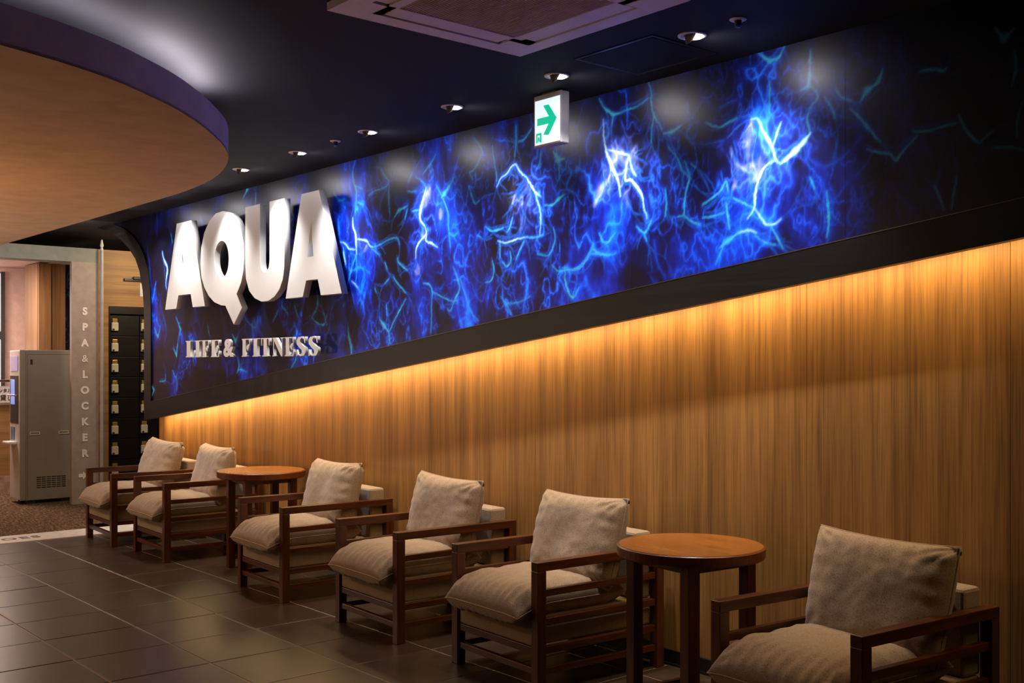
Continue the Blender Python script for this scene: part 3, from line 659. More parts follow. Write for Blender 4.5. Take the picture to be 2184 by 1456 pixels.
near = blur(trace_all, .06); near = np.clip(near/np.percentile(near, 99.5), 0, 1.5)
nearw = blur(np.maximum(layer['w'], layer['l']), .08); nearw = np.clip(nearw/nearw.max(), 0, 1)
BLOBS = [(-6.35,2.15,.32,.55,.95),(-5.50,2.2,.30,.6,1.),(-4.62,2.3,.44,.5,1.),(-3.75,2.45,.34,.5,1.),(-2.95,2.38,.42,.45,1.),(-7.7,1.55,1.7,.40,1.05),
         (-9.3,2.1,.45,.8,.85),(-7.0,1.9,.5,.6,.8),(-5.2,1.75,.5,.3,.5),(-4.3,1.95,.4,.25,.7),(-6.0,1.65,.5,.25,.7),(-3.9,2.05,.3,.3,.55),(-2.3,2.2,.25,.4,.35),(-8.2,2.5,.5,.4,.5),(-3.1,2.05,.5,.15,.6)]  # blue density of the print, with the lamps' bright scallops painted in
dens = np.zeros_like(X_)
for bx_, bz_, sx_, sz_, a_ in BLOBS:
    dens = np.maximum(dens, a_*np.exp(-((X_-bx_)/sx_)**2*.8-((Z_-bz_)/sz_)**2*.8))
fade = np.clip((-1.95-X_)/1.0, 0, 1)                 # colour fades to black on the right
sh = X_.shape
hole = np.clip(field(sh, 2.0, 41, 1.3, lo=.9)*.55+.62, .05, 1.15)
dens = np.clip((dens*.9+near*.55+.34)*hole*(1+.25*field(sh, 1.6, 40)), 0, 1.1)*(.07+.93*fade)
wx = field(sh, 1.9, 1, cut=14); wz = field(sh, 1.9, 2, cut=14)
def warp(f, amp):
    ii = np.clip((np.arange(sh[0])[:, None]+wz*amp/G).astype(int), 0, sh[0]-1); jj = np.clip((np.arange(sh[1])[None, :]+wx*amp/G).astype(int), 0, sh[1]-1)
    return f[ii, jj]
ridge = np.zeros(sh)
for sd, beta, lo, wd, am in ((3, 2.0, 1.2, .060, 1.0), (4, 1.9, 2.5, .07, .9), (5, 1.8, 4, .08, .75), (6, 1.9, 2, .05, .8), (7, 2.1, 1.5, .045, .9), (8, 1.9, 3, .07, .8), (14, 1.9, 3.5, .07, .7), (15, 2.0, 2, .05, .8)):
    f = warp(field(sh, beta, sd, 1.5, lo=lo, cut=45), .035)
    m_ = np.clip(field(sh, 1.8, sd+20, 1.4, lo=.8)*.75+.25, 0, 1)
    ridge = np.maximum(ridge, am*m_*(np.exp(-np.abs(f/wd))*.8+.28*np.exp(-(f/(wd*5))**2)))
cloud = np.clip(warp(field(sh, 1.75, 9, 1.8, lo=.8), .06)*.5+.30, 0, 1.4)
streak = np.clip(field(sh, 1.5, 12, 3.5, lo=2)*.3+.8, .3, 1.3)
blue = dens**1.15*(cloud*.8+.12)*streak+dens*ridge*1.15+layer['g']*(.30+.30*cloud)*fade
fad2 = .12+.88*fade
bw = layer['b']*.9*fad2*np.clip(.35+near, 0, 1); cy = layer['c']*np.clip(.35+.75*fade, 0, 1); wh = layer['w']
li = np.clip(layer['l']*np.clip(ridge*1.1+cloud*.7, 0, 1.2), 0, 1)+nearw**1.5*ridge*.5
cyr = ridge**2.5*dens**2*.7
def mixc(C_, a, c):
    a = np.clip(a, 0, 1)[..., None]; return C_*(1-a)+np.array(c)*a
base = np.stack([.0025+.001*cloud, .002+.001*cloud, .007+.010*cloud], -1)
b_ = np.clip(blue, 0, 1.5)
PR = base+np.stack([.0*b_, .030*b_**1.4+.05*b_**3.2, .95*b_**1.35], -1)
PR = mixc(PR, bw*.75, (.01, .17, .95))
PR = mixc(PR, cyr, (.03, .30, 1.0))
tt = np.clip(near*.7+nearw*1.4, 0, 1)[..., None]
cc = np.array([.01,.46,.55])*(1-tt)+np.array([.10,.62,1.0])*tt
al = np.clip(cy, 0, 1)[..., None]; PR = PR*(1-al*.93)+cc*al*.93
PR = mixc(PR, li*.75, (.50, .52, .97))
PR = mixc(PR, wh*.97, (.30, .74, 1.0)); PR = mixc(PR, wh**3*.8*np.clip(nearw*2.2, .25, 1), (.85, .95, 1.0))
PR = np.clip(PR, 0, 1)*(np.clip((-1.1-X_)/1.0, .05, 1))[..., None]
mm = M('mural_print', (.01,.01,.02), .34, spec=.30)
at = mm.n('ShaderNodeAttribute', attribute_name='print')
mm.color(at.outputs['Color'])
mm.bump(mm.noise(mm.pos((1,1,1)), 90, 3), .05, .0008); mm.rough(mm.noise(mm.pos(), 8, 3), .31, .38)
MU = empty('wall_mural', (-5.0, YF, 1.8), 0, 'black wall mural printed with electric blue and cyan lightning bolts', 'mural')
seams = [-8.6,-7.39,-6.18,-4.97,-3.77,-2.56,-1.35,XR]
xl = None
for pi_, xr in enumerate(seams):
    x0 = -9.82 if pi_ == 0 else seams[pi_-1]
    nx = int((xr-x0)/(G*1.0)); nz = int(1.4/(G*1.05)) if xr < -3 else int(.95/(G*1.05))
    if pi_ == 7: nx //= 4
    S = np.linspace(0, 1, nx+1)[None, :]*np.ones((nz+1, 1)); T_ = np.linspace(0, 1, nz+1)[:, None]*np.ones((1, nx+1))
    XX = x0+(xr-.0012-x0)*S; ZB = 2.103+(XX+.6)*SL+.157+(XX+9.7)*-.002; ZZ = ZB+(CEIL-.002-ZB)*T_
    if pi_ == 0:
        xin = np.interp(ZZ, [t[0] for t in INN], [t[1] for t in INN]); XX = xin+(xr-.0012-xin)*S
    co = np.stack([XX, np.full_like(XX, YF), ZZ], -1).reshape(-1, 3)
    fx = np.clip((XX-GX0)/G, 0, NX-2); fz = np.clip((ZZ-GZ0)/G, 0, NZ-2); ix = fx.astype(int); iz = fz.astype(int); fx = (fx-ix)[..., None]; fz = (fz-iz)[..., None]
    cl = PR[iz,ix]*(1-fx)*(1-fz)+PR[iz,ix+1]*fx*(1-fz)+PR[iz+1,ix]*(1-fx)*fz+PR[iz+1,ix+1]*fx*fz
    cl = np.concatenate([cl.reshape(-1, 3), np.ones((cl.size//3, 1))], 1).astype(np.float32)
    id_ = np.arange((nz+1)*(nx+1)).reshape(nz+1, nx+1)
    q = np.stack([id_[:-1,:-1], id_[:-1,1:], id_[1:,1:], id_[1:,:-1]], -1).reshape(-1, 4)
    me = bpy.data.meshes.new('mural_panel')
    me.vertices.add(len(co)); me.vertices.foreach_set('co', co.astype(np.float32).ravel())
    me.loops.add(q.size); me.loops.foreach_set('vertex_index', q.astype(np.int32).ravel())
    me.polygons.add(len(q)); me.polygons.foreach_set('loop_start', np.arange(0, q.size, 4, dtype=np.int32))
    me.update(calc_edges=True)
    ca = me.color_attributes.new('print', 'FLOAT_COLOR', 'POINT'); ca.data.foreach_set('color', cl.ravel())
    me.materials.append(mm.m)
    pn = obj('panel', me, None, MU); pn.location = -Vector(MU.location)
# board behind the print gives the panels their thickness
bd = prism([(XR,CEIL-.001), (XR,zb(XR))]+[(-9.83,zb(-9.83))]+[(b, min(a, CEIL-.001)) for a, b in INN], YF+.0015, YF+.031)
o = obj('backing_board', bd, MAT['base'], MU); o.location = -Vector(MU.location)

# ------------------------------------------------------------------ raised letters
LET = {
 'A1': [[(-8.995,2.695),(-8.70,2.695),(-8.438,1.97),(-8.672,1.97),(-8.712,2.082),(-8.962,2.082),(-9.005,1.97),(-9.24,1.97)], [(-8.876,2.445),(-8.927,2.249),(-8.825,2.249)]],
 'U': [[(-7.718,2.695),(-7.48,2.695),(-7.478,2.26),(-7.465,2.213),(-7.435,2.186),(-7.402,2.178),(-7.368,2.186),(-7.34,2.213),(-7.328,2.26),(-7.328,2.695),(-7.105,2.695),(-7.105,2.20),(-7.125,2.114),(-7.174,2.044),(-7.25,1.993),(-7.35,1.964),(-7.456,1.964),(-7.566,1.995),(-7.655,2.055),(-7.706,2.15),(-7.718,2.26)]],
 'A2': [[(-6.855,2.695),(-6.615,2.695),(-6.317,1.97),(-6.588,1.97),(-6.629,2.083),(-6.79,2.083),(-6.838,1.97),(-7.083,1.97)], [(-6.72,2.487),(-6.782,2.243),(-6.688,2.243)]],
}
qo = [(-8.521,2.321),(-8.508,2.443),(-8.45,2.565),(-8.355,2.655),(-8.235,2.703),(-8.11,2.708),(-7.985,2.685),(-7.874,2.621),(-7.79,2.528),(-7.746,2.421),(-7.735,2.318),(-7.75,2.216),(-7.788,2.128),(-7.831,2.076)]
qt = [(-7.868,2.041),(-7.775,1.931),(-7.914,1.805),(-8.061,1.958)]
qb = [(-8.138,1.964),(-8.26,1.993),(-8.369,2.052),(-8.448,2.124),(-8.502,2.209)]
LET['Q'] = [qo+qt+qb, rounded([(-8.123,2.482),(-8.045,2.447),(-8.005,2.377),(-7.998,2.311),(-8.015,2.240),(-8.06,2.193),(-8.123,2.176),(-8.19,2.20),(-8.245,2.262),(-8.263,2.33),(-8.252,2.405),(-8.199,2.462)], 1)]
for key, lab in (('A1','large white letter A at the far left end of the mural'), ('Q','large white letter Q with a pointed tail on the blue mural'),
                 ('U','large white letter U between the Q and the last A'), ('A2','large white letter A nearest the camera, right of the U')):
    me = curve_mesh(LET[key], .05, .0015)
    o = obj('letter', me, MAT['letter'], label=lab, cat='sign letter', group='large white letters on the mural'); o.location = (0, 3.85, 0)
    for dx in (-.2, .2):
        c_ = sum(p[0] for p in LET[key][0])/len(LET[key][0])+dx
        if key == 'U': c_ = -7.41+dx
        obj('standoff', box((c_-.008, .049, 2.14), (c_+.008, .119, 2.156)), MAT['metal'], o)
GL = {
 'I': [[(0,0),(1,0),(1,.055),(.8,.055),(.8,.945),(1,.945),(1,1),(0,1),(0,.945),(.2,.945),(.2,.055),(0,.055)]],
 'L': [[(0,0),(1,0),(1,.42),(.94,.42),(.85,.06),(.55,.06),(.55,.945),(.68,.945),(.68,1),(0,1),(0,.945),(.12,.945),(.12,.055),(0,.055)]],
 'F': [[(0,0),(.62,0),(.62,.055),(.5,.055),(.5,.945),(.88,.945),(.94,.66),(1,.66),(1,1),(0,1),(0,.945),(.1,.945),(.1,.055),(0,.055)], [(.56,.5),(.78,.68),(.82,.68),(.82,.32),(.78,.32)]],
 'E': [[(0,0),(1,0),(1,.36),(.94,.36),(.86,.055),(.5,.055),(.5,.945),(.86,.945),(.94,.66),(1,.66),(1,1),(0,1),(0,.945),(.1,.945),(.1,.055),(0,.055)], [(.56,.5),(.78,.68),(.82,.68),(.82,.32),(.78,.32)]],
 'T': [[(.15,0),(.85,0),(.85,.055),(.7,.055),(.7,.945),(.88,.945),(.94,.6),(1,.6),(1,1),(0,1),(0,.6),(.06,.6),(.12,.945),(.3,.945),(.3,.055),(.15,.055)]],
 'N': [[(0,.945),(0,1),(.36,1),(.9,.35),(.84,.945),(.74,.945),(.74,1),(1,1),(1,.945),(.92,.945),(.92,0),(.80,0),(.14,.85),(.14,.055),(.26,.055),(.26,0),(0,0),(0,.055),(.07,.055),(.07,.945)]],
 'S': [[(.95,.66),(.95,1),(.88,1),(.82,.94),(.55,1.01),(.2,.97),(.03,.82),(.05,.62),(.3,.45),(.58,.31),(.6,.18),(.45,.06),(.2,.1),(.1,.34),(.03,.34),(.03,0),(.1,0),(.18,.06),(.45,-.01),(.82,.03),(1,.2),(.97,.42),(.7,.57),(.42,.70),(.42,.84),(.57,.94),(.8,.88),(.88,.66)]],
}
WORD = [('L',-8.869,-8.71,'small white stencil letter L that begins the lower line'),('I',-8.69,-8.589,'small white stencil letter I between L and F'),('F',-8.549,-8.431,'small white stencil letter F in the first short word'),
        ('E',-8.379,-8.239,'small white stencil letter E before the ampersand'),('&',-8.15,-7.976,'small white ampersand between the two words on the mural'),('F',-7.828,-7.706,'small white stencil letter F after the ampersand'),
        ('I',-7.65,-7.566,'small white stencil letter I between F and T'),('T',-7.51,-7.39,'small white stencil letter T in the second word'),('N',-7.331,-7.179,'small white stencil letter N in the second word'),
        ('E',-7.143,-7.026,'small white stencil letter E between N and S'),('S',-6.976,-6.853,'small white stencil letter S, first of the two at the end'),('S',-6.805,-6.681,'small white stencil letter S that ends the lower line')]
for ch, a, b, lab in WORD:
    a, b = a, b+.012
    if ch == '&':
        me = text_mesh('&', .19, .022, .008)
        vs = np.array([v.co for v in me.vertices]); lo, hi = vs.min(0), vs.max(0)
        me.transform(Matrix.Translation((a, 0, 1.552)) @ Matrix.Diagonal(((b-a)/(hi[0]-lo[0]), 1, .142/(hi[2]-lo[2]), 1)) @ Matrix.Translation((-lo[0], -lo[1], -lo[2])))
    else:
        me = curve_mesh([[(a+(b-a)*p[0], 1.553+.138*p[1]) for p in q] for q in GL[ch]], .022)
    o = obj('letter', me, MAT['letter'], label=lab, cat='sign letter', group='small white letters on the mural'); o.location = (0, 3.875, 0)
    cxm = a+(b-a)*.35
    obj('standoff', box((cxm-.005, .021, 1.62), (cxm+.005, .094, 1.63)), MAT['metal'], o)

# ------------------------------------------------------------------ dropped ceiling with rounded corner
SP = [(-3.86,-3.4),(-3.86,-1.6),(-3.87,-.5),(-3.90,.3),(-3.99,.85),(-4.07,1.12),(-4.17,1.37),(-4.285,1.58),(-4.42,1.76),(-4.58,1.95),(-4.80,2.16),(-5.04,2.355),(-5.29,2.53),(-5.58,2.68),(-5.96,2.815),(-6.35,2.90),(-6.8,2.945),(-7.3,2.955),(-8.6,2.96),(-11.85,2.96),(-11.85,-3.4)]
def slab(pts, z0, z1, inset=0):
    bm = bmesh.new(); a = [bm.verts.new((p[0], p[1], z0)) for p in pts]; b = [bm.verts.new((p[0], p[1], z1)) for p in pts]
    bm.faces.new(a); bm.faces.new(b)
    for i in range(len(pts)):
        j = (i+1) % len(pts); bm.faces.new((a[i], a[j], b[j], b[i]))
    return mk(bm)
sp2 = []
for i in range(3, 17):                       # catmull-rom densify
    p0, p1, p2, p3 = [np.array(SP[k]) for k in (i-1, i, i+1, i+2)]
    for t in np.linspace(0, 1, 6, endpoint=False):
        sp2.append(tuple(.5*((2*p1)+(-p0+p2)*t+(2*p0-5*p1+4*p2-p3)*t*t+(-p0+3*p1-3*p2+p3)*t**3)))
SPF = SP[:3]+sp2+SP[17:]
so = empty('dropped_ceiling', (-7.8, 0, 2.61), 0, 'tan lowered ceiling panel with rounded edge and mauve side, upper left', 'ceiling panel')
def put(o, p): o.location = Vector(o.location)-Vector(p.location); return o
s_ = obj('underside', slab(SPF, 2.61, 2.622), MAT['soffit'], so); put(s_, so)
fo = SPF[:-2]
bm = bmesh.new(); rr = []
for i, p in enumerate(fo):
    t = np.array(fo[min(i+1, len(fo)-1)])-np.array(fo[max(0, i-1)]); t = t/np.linalg.norm(t); nrm = np.array([-t[1], t[0]])
    q = np.array(p)+nrm*.02
    rr.append([bm.verts.new((p[0],p[1],2.6105)), bm.verts.new((p[0],p[1],2.758)), bm.verts.new((q[0],q[1],2.758)), bm.verts.new((q[0],q[1],2.6105))])
for r, s in zip(rr, rr[1:]):
    for k in range(4): bm.faces.new((r[k], r[(k+1) % 4], s[(k+1) % 4], s[k]))
bm.faces.new(rr[0]); bm.faces.new(rr[-1])
for f in bm.faces: f.smooth = False
o = obj('fascia', mk(bm), MAT['fascia'], so); put(o, so)
# light tube lying on top of it, behind the upstand
ct = []
for i, p in enumerate(SPF[2:]):
    if p[0] < -4.95 or p[1] < -.6: continue
    k = i+2
    t = np.array(SPF[k+1])-np.array(SPF[k-1]); t = t/np.linalg.norm(t); nrm = np.array([-t[1], t[0]])
    q = np.array(p)+nrm*.10; ct.append((q[0], q[1], 2.738))
COVE = ct
o = obj('cove_tube', tube(ct, .012), MAT['cavem'], so); put(o, so)
hangers = []
for hx, hy in ((-4.5,-1.5),(-5.6,1.2),(-7.5,2.2),(-9.5,2.2),(-6,-2)):
    hangers.append(((hx-.01,hy-.01,2.622),(hx+.01,hy+.01,CEIL)))
o = obj('hanger', boxes(hangers), MAT['metal'], so); put(o, so)

# ------------------------------------------------------------------ ceiling fittings
def downlight(x, lab):
    t = empty('downlight', (x, LY, CEIL), 0, lab, 'ceiling light', 'row of adjustable downlights above the mural')
    obj('trim_ring', ring([(.046,-.001),(.060,-.001),(.060,-.005),(.052,-.008),(.046,-.006)]), MAT['cass'], t)
    obj('reflector', ring([(.045,-.005),(.034,-.003),(.034,-.0022),(.046,-.0022)]), MAT['reflector'], t)
    # tilted baffle cone hanging out of the opening, open towards the wall
    bm = bmesh.new(); n = 24; top = []; bot = []
    for k in range(n+1):
        a = math.radians(100+k*(250)/n)
        top.append(bm.verts.new((.030*math.cos(a), .030*math.sin(a)-.002, -.002)))
        dpt = -.030-.012*math.cos(a-math.radians(240))
        bot.append(bm.verts.new((.017*math.cos(a)-.004, .017*math.sin(a)-.008, dpt)))
    for k in range(n): bm.faces.new((top[k], top[k+1], bot[k+1], bot[k]))
    bmesh.ops.solidify(bm, geom=bm.faces[:], thickness=.0015)
    obj('baffle_cone', mk(bm, smooth=True), MAT['snoot'], t)
    obj('lamp_face', lathe([(0,-.002),(.030,-.002),(.030,-.006),(.022,-.013),(0,-.015)], 20), MAT['bulb'], t).location = (.010, .016, 0)
    return t
labs = ['lit downlight above the lockers end of the mural, behind the lowered ceiling','lit downlight above the left A, hidden by the lowered ceiling','lit downlight above the Q, hidden by the lowered ceiling','farthest visible lit downlight of the row, above the U and the last A','second farthest lit downlight in the row','third lit downlight from the far end of the row','lit downlight left of the exit sign','lit downlight just above the exit sign','nearest lit downlight, right of the air conditioner']
for x, lab in zip(LAMPS, labs): downlight(x, lab)
for (x, y), lab in (((-2.76,3.52),'small ceiling sensor with blue tip near the nearest downlight'), ((-5.88,3.54),'small ceiling sensor between the far downlights')):
    t = empty('ceiling_sensor', (x, y, CEIL), 0, lab, 'sensor', 'small round ceiling sensors')
    obj('plate', lathe([(0,-.001),(.034,-.001),(.034,-.004),(.028,-.007),(0,-.007)]), MAT['cass'], t)
    obj('neck', lathe([(0,-.006),(.015,-.006),(.012,-.026),(0,-.026)]), MAT['slot'], t)
    obj('tip', lathe([(0,-.024),(.011,-.025),(.012,-.031),(.007,-.036),(0,-.037)]), simple('blue_glass_tip', (.10,.2,.5), .1), t)
# access hatch: thin frame line in the dark ceiling
t = empty('ceiling_hatch', (-3.36, 3.62, CEIL), 0, 'dark square access hatch set in the black ceiling by the exit sign', 'hatch')
obj('hatch_panel', box((-.218,-.188,-.006),(.218,.188,0),.001), MAT['ceiling'], t)
obj('hatch_frame', boxes([((-.24,-.21,-.004),(.24,-.192,0)), ((-.24,.192,-.004),(.24,.21,0)), ((-.24,-.192,-.004),(-.222,.192,0)), ((.222,-.192,-.004),(.24,.192,0))]), MAT['base'], t)

# air conditioning cassette
CX, CY, CZ, HS = -3.165, 2.648, 2.85, .487
ac = empty('air_conditioner', (CX, CY, CEIL), 0, 'square ceiling cassette air conditioner with slatted centre grille, top of picture', 'air conditioner')
z0 = CZ-CEIL
def fr(a, b, zlo, zhi, bev=.0): return [((-a,-a,zlo),(a,-b,zhi)), ((-a,b,zlo),(a,a,zhi)), ((-a,-b,zlo),(-b,b,zhi)), ((b,-b,zlo),(a,b,zhi))]
obj('panel_frame', boxes(fr(HS, .405, z0, 0)+fr(.335, .29, z0, 0)), MAT['cass'], ac)
obj('duct_recess', boxes(fr(.405,.335,-.012,-.008)), MAT['slot'], ac)
for k in range(4):
    c = box((-.285,-.398,z0+.004),(.285,-.342,z0+.010), .002)
    o = obj('air_flap', c, MAT['cass'], ac); o.rotation_euler = (0,0,k*math.pi/2)
    cb = bmesh.new(); addbox(cb, (.300,-.405,z0), (.405,-.300,0)); addbox(cb, (.300,-.405,z0),(.335,-.29,0))
    o = obj('corner_cover', mk(cb), MAT['cass'], ac); o.rotation_euler = (0,0,k*math.pi/2)
obj('filter', box((-.29,-.29,-.012),(.29,.29,-.006)), MAT['slot'], ac)
obj('grille_slat', boxes([((-.285,-.282+i*.0125,z0+.001),(.285,-.2765+i*.0125,z0+.010)) for i in range(46)]), MAT['grille'], ac, kind='stuff')
obj('grille_rib', boxes([((x-.002,-.285,z0+.003),(x+.002,.285,z0+.012)) for x in (-.19,-.095,0,.095,.19)]), MAT['grille'], ac)

# exit sign hanging from ceiling
ex = empty('exit_sign', (-4.12, 3.75, CEIL), 0, 'lit white exit sign box with green arrow hanging before the mural', 'exit sign')
obj('housing', boxes([((-.105,-.030,-.272),(.100,.030,-.008))], .006), MAT['signbox'], ex)
obj('lit_panel', box((-.094,-.0325,-.262),(.094,-.0295,-.036),.001), MAT['signface'], ex)
obj('arrow', curve_mesh([[(-.075,-.128),(-.075,-.165),(.012,-.165),(-.028,-.216),(.012,-.222),(.072,-.145),(.012,-.068),(-.028,-.068),(.014,-.128)]], .0012), MAT['signgreen'], ex, label='green arrow').location = (0,-.0338,0)
pict = [[(-.083,-.252),(-.074,-.252),(-.074,-.214),(-.054,-.214),(-.054,-.252),(-.042,-.252),(-.042,-.203),(-.083,-.203)],
        [(-.071,-.249),(-.066,-.249),(-.062,-.236),(-.058,-.249),(-.055,-.247),(-.057,-.230),(-.059,-.222),(-.067,-.222),(-.071,-.232)]]
obj('pictogram', curve_mesh(pict, .0012), MAT['signgreen'], ex, label='green doorway pictogram').location = (0,-.0338,0)
obj('mount', box((-.05,-.02,-.012),(.05,.02,0)), MAT['slot'], ex)

# ------------------------------------------------------------------ far end: portal, lockers, machine, back room
PX = -11.9
po = empty('portal', (PX, 3.5, 0), 0, 'grey portal with top beam and column lettered vertically beside the lockers', 'portal')
def pobj(name, mesh, mat, parent, **k):
    o = obj(name, mesh, mat, parent, **k); o.location = -Vector(parent.location); return o
pobj('beam', box((PX-.25,-3.5,2.585),(PX,4.215,2.735)), MAT['beam'], po)
pobj('column', box((PX-.06,3.932,0),(PX,4.215,2.585)), MAT['column'], po)
zz = 2.075
for i, ch in enumerate('SPA&LOCKER'):
    me = text_mesh(ch, .105, .003, .001 if ch == '&' else .0055, 'CENTER'); me.transform(Matrix.Rotation(math.radians(90), 4, 'Z'))
    o = obj('lettering', me, MAT['spatext'], po, label='pale letter on the column'); o.location = Vector((PX-PX+.004, 4.07-3.5, 2.025-i*(2.025-.345)/9*.905))
arr = prism([(-.045,.018),(.0,.018),(.0,.042),(.045,0),(.0,-.042),(.0,-.018),(-.045,-.018)], 0, .003); arr.transform(Matrix.Rotation(math.radians(90), 4, 'Z'))
obj('arrow', arr, MAT['spatext'], po, label='pale arrow pointing right').location = (.004, 4.05-3.5, .333-.03)
pl = empty('white_pole', (PX+.03, 4.24, 0), 0, 'slim white pole standing at the right side of the lettered column', 'pole')
obj('shaft', lathe([(0,0),(.019,0),(.019,2.72),(0,2.72)], 16), simple('pole_grey_enamel', (.40,.38,.38), .4, bump=0), pl)
obj('cap', lathe([(0,2.72),(.012,2.72),(.016,2.735),(.010,2.75),(.02,2.77),(.014,2.80),(.009,2.83),(0,2.84)], 16), MAT['white'], pl)
LX = -12.3
obj('wall_end', boxes([((LX-.1,4.215,2.145),(LX,6.9,2.775)), ((LX-.1,4.215,0),(LX,4.47,2.145)), ((LX-.55,5.6,0),(LX,6.9,2.145)), ((LX-.56,4.47,0),(LX-.46,5.6,2.145))]), MAT['oakwall2'], kind='structure')
lk = empty('shoe_locker', (LX, 4.472, 0), 0, 'black bank of shoe lockers set into the wood wall behind the chairs', 'locker')
CW = .335; RH = .2325; NZL = 9; top = 2.045
obj('carcass', boxes([((-.45,0,0),(-.03,1.12,2.142)), ((-.03,0,2.06),(.012,1.12,2.142)), ((-.03,0,0),(.01,.011,2.06)), ((-.03,1.105,0),(.01,1.12,2.06))]), MAT['locker'], lk)
dm = box((-.026,.002,.002),(.004,CW-.004,RH-.005),.002,'door')
lm = box((0,.012,.055),(.028,.088,.150),.008,'lock'); km = box((.002,.022,.150),(.02,.078,.192),.003,'tag')
hm = lathe([(0,0),(.012,0),(.012,.004),(0,.004)], 12); hm.transform(Matrix.Translation((.029,.030,.070)) @ Matrix.Rotation(math.pi/2,4,'Y'))
for c in range(3):
    for r in range(NZL):
        d_ = obj('door', dm, MAT['locker'], lk, loc=(0, .013+c*(CW+.003), top-(r+1)*RH+.0))
        if d_.location.z < -.02: bpy.data.objects.remove(d_); continue
        obj('lock', lm, MAT['lockbody'], d_); obj('key_tag', km, MAT['keytag'], d_); obj('keyhole', hm, MAT['slot'], d_)
t = empty('door_closer', (-12.3, 4.76, 2.45), 0, 'black bar bracket on the wood wall above the lockers', 'bracket')
obj('arm', box((0,-.12,-.012),(.03,.14,.014)), MAT['base'], t); obj('body', box((0,-.02,.004),(.05,.16,.036),.004), MAT['base'], t)
obj('wall_notice', box((-12.298,4.825,2.265),(-12.293,4.93,2.415)), MAT['white'], label='small white paper notice on the wood wall above the lockers', cat='notice')

# vending machine
ma = empty('vending_machine', (-12.25, 3.51, 0), 0, 'tall grey vending machine with narrow white front, left of the lettered column', 'vending machine')
obj('body', boxes([((-.36,.06,.035),(0,.56,1.645))], .008), MAT['machine'], ma)
obj('front_door', boxes([((-.37,0,.045),(-.004,.056,1.64))], .008), MAT['machfront'], ma)
obj('side_trim', boxes([((-.004,.0,.04),(.006,.058,1.645))], .003), MAT['machine'], ma)
obj('foot', boxes([((-.34,.08,0),(-.26,.16,.036)), ((-.1,.08,0),(-.02,.16,.036)), ((-.34,.45,0),(-.26,.53,.036)), ((-.1,.45,0),(-.02,.53,.036))]), MAT['slot'], ma)
obj('display', box((-.33,-.006,1.42),(-.07,.002,1.58),.002), MAT['screenp'], ma, label='lilac display')
obj('screen', box((-.31,-.006,1.06),(-.17,.002,1.33),.002), MAT['screen'], ma, label='blue lit screen')
obj('product_window', box((-.34,-.004,.86),(-.05,.001,1.37),.002), MAT['slot'], ma)
obj('keypad', box((-.31,-.006,.68),(-.18,.002,.82),.002), simple('keypad_blue', (.12,.2,.32), .4), ma)
obj('shelf', box((-.32,-.09,.635),(-.10,.0,.665),.008), MAT['white'], ma)
obj('rail', tube([(-.33,-.03,1.16),(-.04,-.03,1.16)], .008), MAT['metal'], ma)
for yy in (.10,.40):
    h = obj('side_handle', boxes([((.0,yy,.735),(.008,yy+.105,.742)), ((.0,yy,.762),(.008,yy+.105,.770)), ((.0,yy,.742),(.008,yy+.008,.762)), ((.0,yy+.097,.742),(.008,yy+.105,.762))]), MAT['lockbody'], ma)
obj('vent', boxes([((-.001,.17+c*.052,.165+r*.022),(.003,.213+c*.052,.174+r*.022)) for c in range(6) for r in range(6)]), MAT['slot'], ma)
obj('rating_plate', box((0,.105,1.49),(.003,.13,1.545)), MAT['slot'], ma)
obj('label_plate', box((0,.50,.23),(.003,.555,.32)), MAT['column'], ma)
obj('panel_groove', boxes([((-.002,.075,.05),(.0008,.078,1.60)), ((-.002,.078,1.597),(.0008,.55,1.60))]), MAT['slot'], ma)

# back room seen through the portal
obj('wall_back', boxes([((-14.7,-3.6,0),(-14.6,6.9,CEIL))]), MAT['pink'], kind='structure')
obj('ceiling_back', box((-14.6,-3.5,2.70),(-12.16,4.2,2.72)), MAT['pink'], kind='structure')
pb = empty('wood_pilaster', (-13.5,4.07,0), 0, 'two-tone wood clad pilaster behind the vending machine', 'pilaster')
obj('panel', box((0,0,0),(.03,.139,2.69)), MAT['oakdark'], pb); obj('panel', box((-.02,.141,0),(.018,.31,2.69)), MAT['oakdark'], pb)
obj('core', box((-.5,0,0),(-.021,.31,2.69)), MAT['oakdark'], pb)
ms = M('far_mural_print', (.005,.008,.03), .4)
f = ms.noise(ms.pos((4,4,2.2)), 1.6, 6, .6, 1.5)
ms.color(ms.ramp(f, [(.485,(.003,.005,.02)), (.5,(.02,.35,.6)), (.515,(.004,.01,.05)), (.7,(.002,.003,.01))]))
obj('far_mural', box((-13.6,4.385,0),(-13.5,4.7,2.69)), ms.m, label='dark strip of blue lightning mural behind the wood pilaster', cat='mural')
wn = empty('window_1', (-14.5, 3.72, 0)); wn['kind'] = 'structure'
obj('pane', boxes([((0,-.5,1.02),(.02,.20,1.80)), ((0,-.5,1.90),(.02,.20,2.62))]), MAT['window'], wn)
obj('window_frame', boxes([((0,.20,1.0),(.05,.245,2.64)), ((0,-.5,1.80),(.04,.20,1.90))]), MAT['slot'], wn)
ca = empty('counter', (-13.5, 3.1, 0), 0, 'wood fronted counter on a marble plinth at the left edge', 'counter')
obj('front', box((-.4,-1.5,.19),(0,.72,1.02)), MAT['oakwall2'], ca); obj('plinth', box((-.4,-1.5,0),(.008,.72,.19)), MAT['marble'], ca)
obj('worktop', box((-.42,-1.5,1.02),(.02,.74,1.05),.004), MAT['white'], ca)
sb = empty('counter_sign', (-13.47, 3.60, 1.05), 0, 'white counter sign board with black Japanese writing, left edge', 'sign')
obj('board', box((-.01,-.35,0),(0,.15,.19)), MAT['white'], sb)
